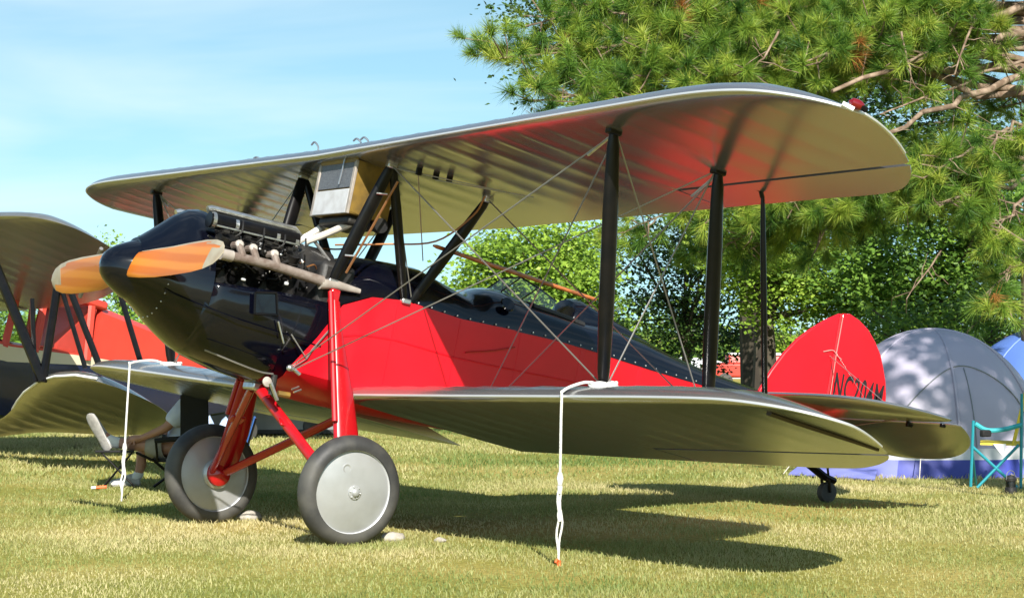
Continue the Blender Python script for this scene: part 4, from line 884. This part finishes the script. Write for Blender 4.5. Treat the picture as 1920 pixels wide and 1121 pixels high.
MB().slab([tq(395, 806, 1.4), tq(640, 806, 1.4), tq(640, 745, 1.4), tq(395, 745, 1.4)], .04).build('side_panel', 'greypaint', TR, bevel=.01)
MB().slab([tq(395, 806, .0), tq(395, 745, .0), tq(395, 745, 1.4), tq(395, 806, 1.4)], .04).build('end_panel', 'greypaint', TR); MB().slab([tq(640, 806, .0), tq(640, 745, .0), tq(640, 745, 1.4), tq(640, 806, 1.4)], .04).build('end_panel', 'greypaint', TR)
MB().slab([tq(393, 809, -.03), tq(642, 809, -.03), tq(642, 809, 1.42), tq(393, 809, 1.42)], .05).build('chassis', 'black_matte', TR)
for ds in (.1, 1.3): MB().lathe([(.0001, -.07), (.12, -.07), (.14, -.04), (.14, .04), (.12, .07), (.0001, .07)], tuple(tq(590, 0, ds)*np.array((1, 1, 0))+np.array((0, 0, .13))), tuple(FLAT_F), n=20).build('wheel', 'tyre', TR)

# ------------------------------------------------------------------ camp on the right: tents, chair, lantern
M['tent'] = mat('grey_nylon_fly', (.46, .43, .53), .5, 0, col2=(.42, .39, .49), nscale=2, bump=.7, bscale=2.6, transl=.12)
M['violet'] = mat('violet_nylon', (.22, .24, .62), .55, 0, col2=(.19, .21, .56), nscale=4, bump=.3, bscale=5)
M['deepblue'] = mat('deep_blue_nylon', (.03, .045, .30), .5, 0, bump=.3, bscale=5)
M['tentwhite'] = mat('white_nylon', (.66, .67, .72), .6, 0, bump=.3, bscale=5)
M['bluetent'] = mat('blue_nylon_fly', (.10, .19, .52), .45, 0, col2=(.085, .165, .47), nscale=2, bump=.25, bscale=3)
def dome(name, label, base, w, d, h, m, band, grp=None, rot=0, zlow=.26):
    T = empty(name, base, (0, 0, rot)); tag(T, label, 'tent', grp)
    def pt(a, z, k=1.0):
        f = (1-(z/h)**2.1)**.5 if z < h else 0; sag = 1-.085*(math.sin(3*a)**2)*(1-(z/h)**4) 
        return (w*f*sag*k*math.cos(a), d*f*sag*k*math.sin(a), z)
    zs = [zlow+(h-zlow)*math.sin(PI/2*k/14) for k in range(15)]; zs[-1] = h-.001
    MB().loft([[pt(2*PI*k/48, z) for k in range(48)] for z in zs], False).build('fly', m, T, angle=70)
    rg = [[pt(2*PI*k/48, z, 1.0+kk) for k in range(48)] for z, kk in ((.0, .03), (.08, .015), (.17, -.012))]
    for i in range(6):
        a0 = i*8; seg = [[r[(a0+j) % 48] for j in range(9)] for r in rg]
        MB().loft(seg, False, False).build('tub_panel', band[i % len(band)], T, angle=70)
    MB().loft([[pt(2*PI*k/48, z, 1.0+kk) for k in range(48)] for z, kk in ((.165, -.01), (.22, .0), (zlow+.01, .012))], False).build('skirt', 'tentwhite', T, angle=70)
    for i in range(3):
        a = PI/6+i*PI/3; p = [pt(a, z, 1.012) for z in zs]+[pt(a+PI, z, 1.012) for z in zs[::-1]]; tube('pole_sleeve', m, T, p, .014, n=6)
    for i in range(6):
        a = i*PI/3+.2; p = pt(a, .62, 1.01); q = (w*1.35*math.cos(a), d*1.35*math.sin(a), 0); tube('guy_line', 'hose', T, [p, q], .004, n=4)
    return T
tb = on_ground(1785, 897); tb[2] = 0
TB = tb+FLAT_F*.95
T1 = dome('dome_tent', 'grey dome tent with white and violet skirt behind the rudder', TB, 1.14, .98, 1.36, 'tent', ['violet', 'deepblue', 'violet', 'violet', 'violet', 'deepblue'], rot=YAW+PI/2+.1)
def t1(a, z, k=1.006):
    f = (1-(z/1.36)**2.1)**.5*(1-.085*(math.sin(3*a)**2)*(1-(z/1.36)**4)); return (1.14*f*k*math.cos(a), .98*f*k*math.sin(a), z)
tube('door_zip', 'greypaint', T1, [t1(a, .30+.72*max(0.0, math.sin(PI*(a-.95)/1.5))**.6) for a in np.linspace(.95, 2.45, 24)], .006, n=5)
tube('door_zip', 'greypaint', T1, [t1(1.72, z) for z in np.linspace(.28, 1.0, 10)], .005, n=5)
tube('fly_strap', 'strut', T1, [t1(2.55, z, 1.02) for z in (.26, .45, .66)], .007, n=5)
bt = on_ground(2125, 862); T2 = dome('dome_tent', 'blue dome tent beside the grey dome tent', bt+FLAT_F*2.6, 1.5, 1.2, 1.45, 'bluetent', ['bluetent'], rot=YAW+PI/2)
vest = MB(); v0 = on_ground(1475, 889); v1 = on_ground(1640, 900); v2 = TB+np.array((0, 0, .30))-RGT*.75; 
vs = MB().slab([on_ground(1478, 889, .02), on_ground(1560, 893, .02), on_ground(1640, 899, .02), at(1650, 862, 20.9), at(1560, 868, 20.9), at(1500, 872, 20.8)], .012).build('tent_groundsheet', 'violet')
tag(vs, 'violet groundsheet edge spread on the grass behind the tail wheel', 'groundsheet')

M['teal'] = mat('teal_tube', (.02, .26, .32), .4, .2); M['tealcloth'] = mat('teal_webbing', (.03, .34, .38), .7, 0, bump=.2); M['yellow'] = mat('yellow_canvas', (.72, .55, .05), .7, 0, bump=.2)
CO = on_ground(1868, 914); cD = float(np.dot(CO-CAM, FWD)); CC = empty('camp_chair', CO); tag(CC, 'teal and yellow folding camp chair in front of the grey dome tent', 'chair')
def cq(px, py, ds=0): return at(px, py, cD+ds)-CO
MB().slab([cq(1838, 832, -.22), cq(1918, 834, -.22), cq(1918, 828, .24), cq(1838, 826, .24)], .015).build('seat', 'yellow', CC)
MB().slab([cq(1898, 836, -.22), cq(1922, 734, -.24), cq(1926, 734, .26), cq(1902, 830, .24)], .02).build('backrest', 'yellow', CC, bevel=.006)
MB().slab([cq(1862, 832, -.23), cq(1886, 832, -.23), cq(1882, 858, -.23)], .012).build('pocket_flap', 'tentwhite', CC)
for ds in (-.23, .25):
    tube('arm_rest', 'tealcloth', CC, bez([cq(1828, 794, ds), cq(1850, 806, ds), cq(1880, 805, ds), cq(1916, 796, ds)], 4), .02, n=8)
    for a, b in (((1825, 788), (1820, 912)), ((1822, 836), (1908, 914)), ((1910, 834), (1832, 914)), ((1916, 738), (1914, 916))): tube('frame_tube', 'teal', CC, [cq(*a, ds), cq(*b, ds)], .013, n=8)
tube('cross_tube', 'teal', CC, [cq(1822, 838, -.23), cq(1830, 910, .25)], .011, n=8)
MB().box(cq(1848, 812, -.25), (.10, .05, .06)).build('cup_holder', 'cloth_black', CC, bevel=.012)
LO = on_ground(1895, 925); lt = empty('lantern', LO); tag(lt, 'small black camping lantern standing on the grass by the camp chair', 'lantern')
MB().lathe([(.0001, 0), (.05, 0), (.052, .02), (.046, .045), (.046, .05), (.040, .055), (.040, .10), (.048, .105), (.05, .125), (.03, .15), (.0001, .155)], (0, 0, 0), (0, 0, 1), n=20).build('body', 'black_matte', lt)
MB().lathe([(.041, .056), (.0425, .075), (.041, .099)], (0, 0, 0), (0, 0, 1), n=20).build('globe', 'glass', lt)
tube('handle', 'steel', lt, bez([(-.05, 0, .115), (-.04, 0, .17), (0, 0, .19), (.04, 0, .17), (.05, 0, .115)], 4), .004, n=6)

# ------------------------------------------------------------------ far camp: white awning and red utility truck
AO = on_ground(1325, 722); aD = float(np.dot(AO-CAM, FWD)); AW = empty('awning', AO); tag(AW, 'white flat awning on poles far off beyond the tail', 'awning')
def aq(px, py, ds=0): return at(px, py, aD+ds)-AO
MB().slab([aq(1270, 671), aq(1330, 674), aq(1374, 686, -1), aq(1300, 690, -1.5)], .06).build('canopy', 'white', AW)
for p in ((1275, 0), (1368, 2)): tube('pole', 'steel', AW, [aq(p[0], 676+4*p[1]), aq(p[0], 676)*np.array((1, 1, 0))], .03, n=8)
CR = on_ground(1402, 726); rD = float(np.dot(CR-CAM, FWD)); rc = empty('utility_truck', CR, (0, 0, YAW-PI/2)); tag(rc, 'small red and white utility truck far off beside the tree trunk', 'truck')
MB().box((0, 0, .42), (1.9, 1.2, .34)).build('body', 'nred', rc, bevel=.05); MB().box((.15, 0, .80), (1.2, 1.1, .06)).build('roof', 'white', rc, bevel=.02)
MB().loft([[(-.5, y, z) for y, z in ((-.55, .58), (.55, .58), (.5, .78), (-.5, .78))], [(.75, y, z) for y, z in ((-.55, .58), (.55, .58), (.5, .78), (-.5, .78))]], True).build('cab', 'nred', rc, bevel=.03)
MB().box((0, 0, .26), (1.7, 1.1, .10)).build('sill', 'white', rc, bevel=.02)
for x in (-.6, .6):
    for y in (-.58, .58): MB().lathe([(.0001, -.06), (.15, -.06), (.18, -.03), (.18, .03), (.15, .06), (.0001, .06)], (x, y, .18), (0, 1, 0), n=16).build('wheel', 'tyre', rc)

# ------------------------------------------------------------------ trees
M['bark_d'] = mat('dark_bark', (.045, .035, .025), .95, 0, col2=(.10, .085, .055), nscale=9, bump=.9, bscale=14, stretch=(1, 1, .25))
M['bark_p'] = mat('pine_bark', (.13, .085, .055), .95, 0, col2=(.30, .22, .16), nscale=10, bump=.7, bscale=16)
LEAF_BRIGHT = leaf_mat('bright_maple_leaves', [(0, (.06, .12, .015)), (.4, (.20, .33, .035)), (.75, (.34, .48, .06)), (1, (.45, .56, .10))], .4)
LEAF_MID = leaf_mat('mid_green_leaves', [(0, (.03, .075, .012)), (.45, (.11, .22, .028)), (.8, (.22, .36, .05)), (1, (.30, .42, .09))], .35)
LEAF_DARK = leaf_mat('dark_oak_leaves', [(0, (.012, .03, .010)), (.5, (.04, .085, .018)), (.85, (.10, .18, .035)), (1, (.19, .28, .08))], .3, .4)
NEEDLE = leaf_mat('pine_needles', [(0, (.035, .10, .018)), (.4, (.14, .26, .035)), (.75, (.32, .42, .055)), (.93, (.47, .50, .09)), (.97, (.40, .20, .05)), (1, (.42, .17, .05))], .30, .4)
def leaves(C, size, flat=.5):
    N = len(C); n_ = RNG.normal(size=(N, 3)); n_[:, 2] = np.abs(n_[:, 2])+flat; n_ += SUNV_N*.9; n_ /= np.linalg.norm(n_, axis=1)[:, None]
    a = np.cross(n_, RNG.normal(size=(N, 3))); a /= np.linalg.norm(a, axis=1)[:, None]; b = np.cross(n_, a); s = size*(.6+.8*RNG.random(N))[:, None]
    V = np.empty((N, 4, 3)); V[:, 0] = C-a*s*.5; V[:, 1] = C+b*s*.30-a*s*.05; V[:, 2] = C+a*s*.5-n_*s*.1; V[:, 3] = C-b*s*.30-a*s*.05
    return V.reshape(-1, 3), np.arange(N*4).reshape(N, 4)
SUNV_N = np.array(SUNV)
def limb(b, a, c, r0, r1, k=5, wig=.12):
    a, c = np.array(a, float), np.array(c, float); L_ = np.linalg.norm(c-a); P = [a+(c-a)*t+RNG.normal(size=3)*wig*L_*.12*math.sin(PI*t) for t in np.linspace(0, 1, k)]
    b.tube(P, [r0+(r1-r0)*t for t in np.linspace(0, 1, k)], n=7); return P
def tree(name, label, base, ells, ncl, npl, lsize, lm, r0, group, clump=.45, bark='bark_d', fork=None):
    """ells: crown ellipsoids (centre xyz world, radii xyz); leaves gathered in clumps"""
    base = np.array(base, float); T = empty(name, base); tag(T, label, 'tree', group)
    C = []; tot = sum(e[1][0]*e[1][1]*e[1][2] for e in ells)
    for c, r in ells:
        k = max(6, int(ncl*r[0]*r[1]*r[2]/tot)); u = RNG.normal(size=(k, 3)); u /= np.linalg.norm(u, axis=1)[:, None]
        rad = (.35+.65*RNG.random(k)**.6)*(1+.22*RNG.normal(size=k)*.6); C.append(np.array(c)+u*rad[:, None]*np.array(r))
    C = np.concatenate(C); C = C[C[:, 2] > .25]
    cr = clump*(.5+RNG.random(len(C)))
    idx = np.repeat(np.arange(len(C)), npl); off = RNG.normal(size=(len(idx), 3))*.5*cr[idx][:, None]*np.array((1.15, 1.15, .7))
    pos = C[idx]+off-base; tint = np.clip(.35+.45*(RNG.random(len(C))[idx]-.35)+.5*(RNG.random(len(idx))-.4), 0, 1)
    V, F = leaves(pos, lsize); cloud_mesh('crown', V, F, tint, lm, T)
    b = MB(); cen = np.mean([np.array(e[0]) for e in ells], 0)-base; top = np.array((cen[0]*.6, cen[1]*.6, max(.6, cen[2]*.9)))
    fk = top*.45 if fork is None else np.array((0, 0, fork)); limb(b, (0, 0, -.05), fk, r0*1.15, r0*.8, 4); limb(b, fk, top, r0*.8, r0*.35, 5)
    for i in RNG.choice(len(C), min(len(C), 22), replace=False): limb(b, fk+(top-fk)*RNG.random(), C[i]-base, r0*.32, .012, 5)
    b.build('trunk', bark, T); return T
def el(px, py, dep, rx, ry, rz): return (at(px, py, dep), (rx, ry, rz))
def gb(px, dep): p = at(px, 600, dep); return (p[0], p[1], 0)
tree('maple_tree', 'bright green maple tree seen beyond the cockpit', gb(1010, 52), [el(1000, 505, 52, 1.6, 1.6, 1.15), el(925, 545, 51, .95, 1.0, 1.1), el(1085, 570, 51, 1.2, 1.2, 1.1), el(1105, 470, 53, .9, .9, .75), el(1170, 640, 51, .9, .9, .7)], 380, 60, .12, LEAF_BRIGHT, .16, 'leafy trees beyond the field', .5)
tree('oak_tree', 'dark loose leaved tree between the bright maple and the trunk', gb(1290, 40), [el(1270, 520, 40, 1.0, 1.0, 1.15), el(1235, 610, 40, .7, .7, .8), el(1330, 620, 40, .9, .9, .8), el(1330, 450, 40, .9, .9, .7), el(1220, 455, 40, .45, .45, .4)], 240, 50, .085, LEAF_DARK, .10, 'leafy trees beyond the field', .42)
tree('shade_tree', 'tree with thick dark trunk standing between the tail and the awning', gb(1432, 34), [el(1500, 545, 34, 1.15, 1.1, .55), el(1400, 500, 34, .8, .8, .6), el(1600, 520, 34, .9, 1.0, .7), el(1480, 450, 34.5, 1.3, 1.2, .7)], 300, 60, .085, LEAF_BRIGHT, .19, 'leafy trees beyond the field', .36, fork=1.55)
tree('oak_tree', 'dense dark leafy tree behind the grey dome tent', gb(1690, 32), [el(1690, 500, 32, 1.2, 1.0, .9), el(1800, 560, 32, 1.1, 1.0, .7), el(1620, 590, 33, .7, .7, .5), el(1780, 430, 32, 1.2, 1.0, .9), el(1900, 480, 32, 1.1, 1.0, 1.0)], 420, 55, .085, LEAF_MID, .12, 'leafy trees beyond the field', .42)
tree('shrub', 'leafy shrub with many thin stems close behind the grey dome tent', gb(1700, 27.5), [el(1650, 640, 27.5, .6, .6, .4), el(1740, 620, 27.5, .6, .6, .45), el(1850, 620, 27.5, .7, .7, .5), el(1920, 600, 27.5, .7, .7, .6)], 150, 40, .07, LEAF_MID, .05, 'shrubs behind the tents', .3)
tree('oak_tree', 'tall broad leafed tree rising behind the pine', gb(1420, 38), [el(1430, 130, 38, 2.2, 1.6, 1.6), el(1200, 190, 38, 1.2, 1.2, .9), el(1060, 140, 38, .75, .9, .8), el(1040, 20, 38, .9, .9, .9), el(1660, 200, 37, 1.8, 1.4, 1.5), el(1500, 330, 37, 1.8, 1.4, 1.1), el(1820, 320, 36, 1.5, 1.2, 1.4), el(1230, 40, 38, 1.4, 1.2, 1.2), el(1560, -60, 38, 2.4, 1.5, 1.4), el(1300, 330, 38, .9, .9, .7)], 1150, 48, .10, LEAF_DARK, .24, 'leafy trees beyond the field', .5)
hedge = [(870, 640, 75, LEAF_BRIGHT), (960, 665, 78, LEAF_MID), (1220, 665, 66, LEAF_MID), (1300, 655, 72, LEAF_BRIGHT), (1400, 650, 70, LEAF_MID), (1480, 640, 64, LEAF_BRIGHT), (1560, 655, 70, LEAF_MID), (-30, 625, 62, LEAF_BRIGHT), (60, 632, 66, LEAF_BRIGHT), (150, 640, 62, LEAF_BRIGHT), (240, 628, 68, LEAF_MID), (330, 645, 66, LEAF_MID), (430, 655, 70, LEAF_MID), (540, 660, 72, LEAF_MID), (650, 655, 74, LEAF_MID), (760, 655, 76, LEAF_MID), (1680, 650, 72, LEAF_MID), (1800, 650, 70, LEAF_MID), (1910, 650, 70, LEAF_MID)]
places = ['beyond the cabin biplane', 'beyond the lower wing', 'beyond the tail']
for px, py, dp, lm in hedge:
    pl_ = places[0] if px < 400 else places[1] if px < 1100 else places[2]
    tree('field_bush', ('bright' if lm is LEAF_BRIGHT else 'mid')+' green bush in the far hedge row '+pl_, gb(px, dp), [el(px, py, dp, 1.35, 1.2, 1.0), el(px+35, py+30, dp, 1.1, 1.0, .8), el(px-35, py+35, dp, 1.0, 1.0, .8)], 80, 40, .15, lm, .08, 'far hedge row bushes '+pl_, .5)
tree('slender_tree', 'thin pale tree top showing above the wing of the cabin biplane', gb(225, 70), [el(215, 470, 70, .55, .5, .75), el(245, 540, 70, .8, .7, .9), el(225, 620, 70, .9, .8, .8)], 80, 34, .12, LEAF_BRIGHT, .09, 'leafy trees beyond the field', .45)
# shading tree just outside the view on the sunward side of the camp
stp = TB+np.array((.42, .907, 0))*9.2
tree('camp_tree', 'shade tree standing sunward of the camp', (stp[0]+.8, stp[1]+.8, 0), [((stp[0], stp[1], 7.15), (1.35, 1.15, .75)), ((stp[0]-.9, stp[1]-.3, 7.5), (.9, .9, .5))], 56, 34, .15, LEAF_MID, .16, 'leafy trees beyond the field', .5)

# pine: trunk at the right, long limbs reaching left over the wing
PB = at(1952, 600, 25.5); PB[2] = 0
PT = empty('pine_tree', PB); tag(PT, 'long needled pine with pale bare branches reaching over the wing', 'tree')
tb_ = MB(); tb_.tube([(0, 0, -.05), (.02, 0, 2), (-.03, .04, 4.5), (0, .05, 7.5), (.05, 0, 10)], [.24, .21, .18, .13, .06], n=14)
tuftsP = []; tuftsD = []
LFT = -RGT; TOC = -FLAT_F
def pine_branch(p0, p1, r0, ntw, spread=.55, hang=.0, dens=1.0, start=.25):
    p0 = np.array(p0)-PB; p1 = np.array(p1)-PB; L_ = np.linalg.norm(p1-p0); n = 9; P = []
    for t in np.linspace(0, 1, n): P.append(p0+(p1-p0)*t+RNG.normal(size=3)*.028*L_*math.sin(PI*t)+np.array((0, 0, .05*L_*math.sin(PI*t))))
    tb_.tube(P, [r0*(1-.8*t) for t in np.linspace(0, 1, n)], n=7); ax = (p1-p0)/L_
    for i in range(ntw):
        t = start+(1-start)*(i+RNG.random())/ntw; k = min(n-2, int(t*(n-1))); f = t*(n-1)-k; q = P[k]*(1-f)+P[k+1]*f
        dv = ax*.5+RNG.normal(size=3)*np.array((1, 1, .75))*.8+np.array((0, 0, .25-hang)); dv /= np.linalg.norm(dv); tl = spread*(.45+.9*RNG.random())*(1.15-.4*t)
        e = q+dv*tl; mid = q+dv*tl*.5+RNG.normal(size=3)*.06*tl-np.array((0, 0, .04*tl)); tb_.tube([q, mid, e], [.011, .008, .006], n=5)
        for _ in range(2 if RNG.random() < dens-.5 else 1):
            d2 = dv+RNG.normal(size=3)*.55+np.array((0, 0, .35-hang)); d2 /= np.linalg.norm(d2); e2 = e+d2*.16; tuftsP.append(e); tuftsD.append(d2)
            if RNG.random() < .6: tuftsP.append(mid+RNG.normal(size=3)*.08); tuftsD.append(d2)
    tuftsP.append(P[-1]); tuftsD.append(ax+np.array((0, 0, .2)))
def trk(z): return PB+np.array((0, 0, z))
BR = [((985, 50), 24.6, 4.9, .04), ((1030, 160), 24.2, 4.3, .04), ((1085, 75), 24.8, 4.9, .04), ((935, 110), 24.3, 4.4, .04), ((1160, 150), 24.2, 4.3, .04), ((950, 95), 24.5, 4.6, .06), ((1000, 190), 24, 4.1, .05), ((1040, 20), 25, 5.0, .06), ((1060, 120), 25, 4.7, .05), ((1110, 190), 24, 4.1, .045), ((1120, 40), 26, 5.4, .06), ((1200, 100), 24.5, 4.8, .05), ((1290, 165), 24, 4.3, .05), ((1230, 10), 26.5, 5.6, .06),
      ((1340, 60), 25, 5.0, .05), ((1400, 130), 24.4, 4.6, .05), ((1480, 40), 25, 5.2, .06), ((1500, 120), 24, 4.9, .05), ((1590, 90), 24.5, 5.1, .05), ((1650, 30), 25, 5.5, .05), ((1700, 120), 24.2, 4.7, .05), ((1780, 60), 24.6, 5.3, .05),
      ((1180, 430), 25.5, 3.6, .04), ((1330, 400), 25, 3.5, .04), ((1450, 390), 24.6, 3.4, .04), ((1560, 385), 24.3, 3.3, .04), ((1640, 350), 24.2, 3.5, .04), ((1740, 330), 24, 3.6, .04), ((1760, 390), 24, 3.3, .035), ((1860, 450), 24.2, 3.0, .03), ((1830, 300), 24.2, 3.8, .03), ((1400, 470), 26, 3.2, .035), ((1850, 560), 24.4, 2.4, .025), ((1530, 440), 25, 3.2, .03), ((1290, 480), 26, 3.1, .03)]
for (px, py), dp, z0, r in BR:
    tip = at(px, py, dp); L_ = np.linalg.norm(tip-trk(z0)); pine_branch(trk(z0), tip, r, int(7+7.5*L_), .55 if py < 250 else .42, 0 if py < 300 else .45, 1.15, start=.30 if py < 250 else .4)
for i in range(16):
    a = RNG.random()*2*PI; z0 = 3.5+6*RNG.random(); L_ = 2.2+2.5*RNG.random()*(1-(z0-3)/9); dv = LFT*math.cos(a)+TOC*math.sin(a)
    if np.dot(dv, TOC) > .75: continue
    pine_branch(trk(z0), trk(z0)+dv*L_+np.array((0, 0, .3)), .05, int(6*L_), .55, 0, 1)
# bare pale limbs
for (a, b, da, db, r) in (((1925, 8), (1560, 172), 25.3, 23.8, .055), ((1925, 140), (1665, 250), 25.3, 23.6, .055), ((1925, 112), (1650, 215), 25.3, 23.9, .022), ((1925, 335), (1790, 372), 25.3, 24, .035), ((1925, 230), (1780, 300), 25.3, 24, .03), ((1830, 20), (1790, 140), 24.6, 24.2, .02), ((1690, 60), (1710, 150), 24, 23.9, .016), ((1460, 60), (1408, 140), 24, 23.8, .018), ((1765, 470), (1700, 560), 24.5, 24.3, .014)):
    P = limb(tb_, at(*a, da)-PB, at(*b, db)-PB, r*.85, r*.4, 8, .16)
    for q in P[2:]: limb(tb_, q, q+RNG.normal(size=3)*.16+np.array((0, 0, -.06)), .007, .003, 4, .5)
tb_.build('trunk', 'bark_p', PT, angle=60)
TP = np.array(tuftsP); TD = np.array(tuftsD); TD /= np.linalg.norm(TD, axis=1)[:, None]; K = 125
N = len(TP)*K; idx = np.repeat(np.arange(len(TP)), K); dv = TD[idx]*.75+RNG.normal(size=(N, 3))*.62; dv /= np.linalg.norm(dv, axis=1)[:, None]
ts = .55+.7*RNG.random(len(TP)); ln = (.15+.09*RNG.random(N))*ts[idx]; st_ = TP[idx]+TD[idx]*(RNG.random(N)*.13-.03)[:, None]; sd2 = np.cross(dv, RNG.normal(size=(N, 3))); sd2 /= np.linalg.norm(sd2, axis=1)[:, None]
e_ = st_+dv*ln[:, None]-np.array((0, 0, .012)); V = np.empty((N, 3, 3)); V[:, 0] = st_-sd2*.0034; V[:, 1] = st_+sd2*.0034; V[:, 2] = e_
br_ = RNG.random(len(TP)); tn = np.clip(-.05+.85*br_[idx]+.4*(RNG.random(N)-.4), 0, .93); tn = np.where((br_ > .994)[idx], .99, tn)
cloud_mesh('needles', V.reshape(-1, 3), np.arange(N*3).reshape(N, 3), tn, NEEDLE, PT)
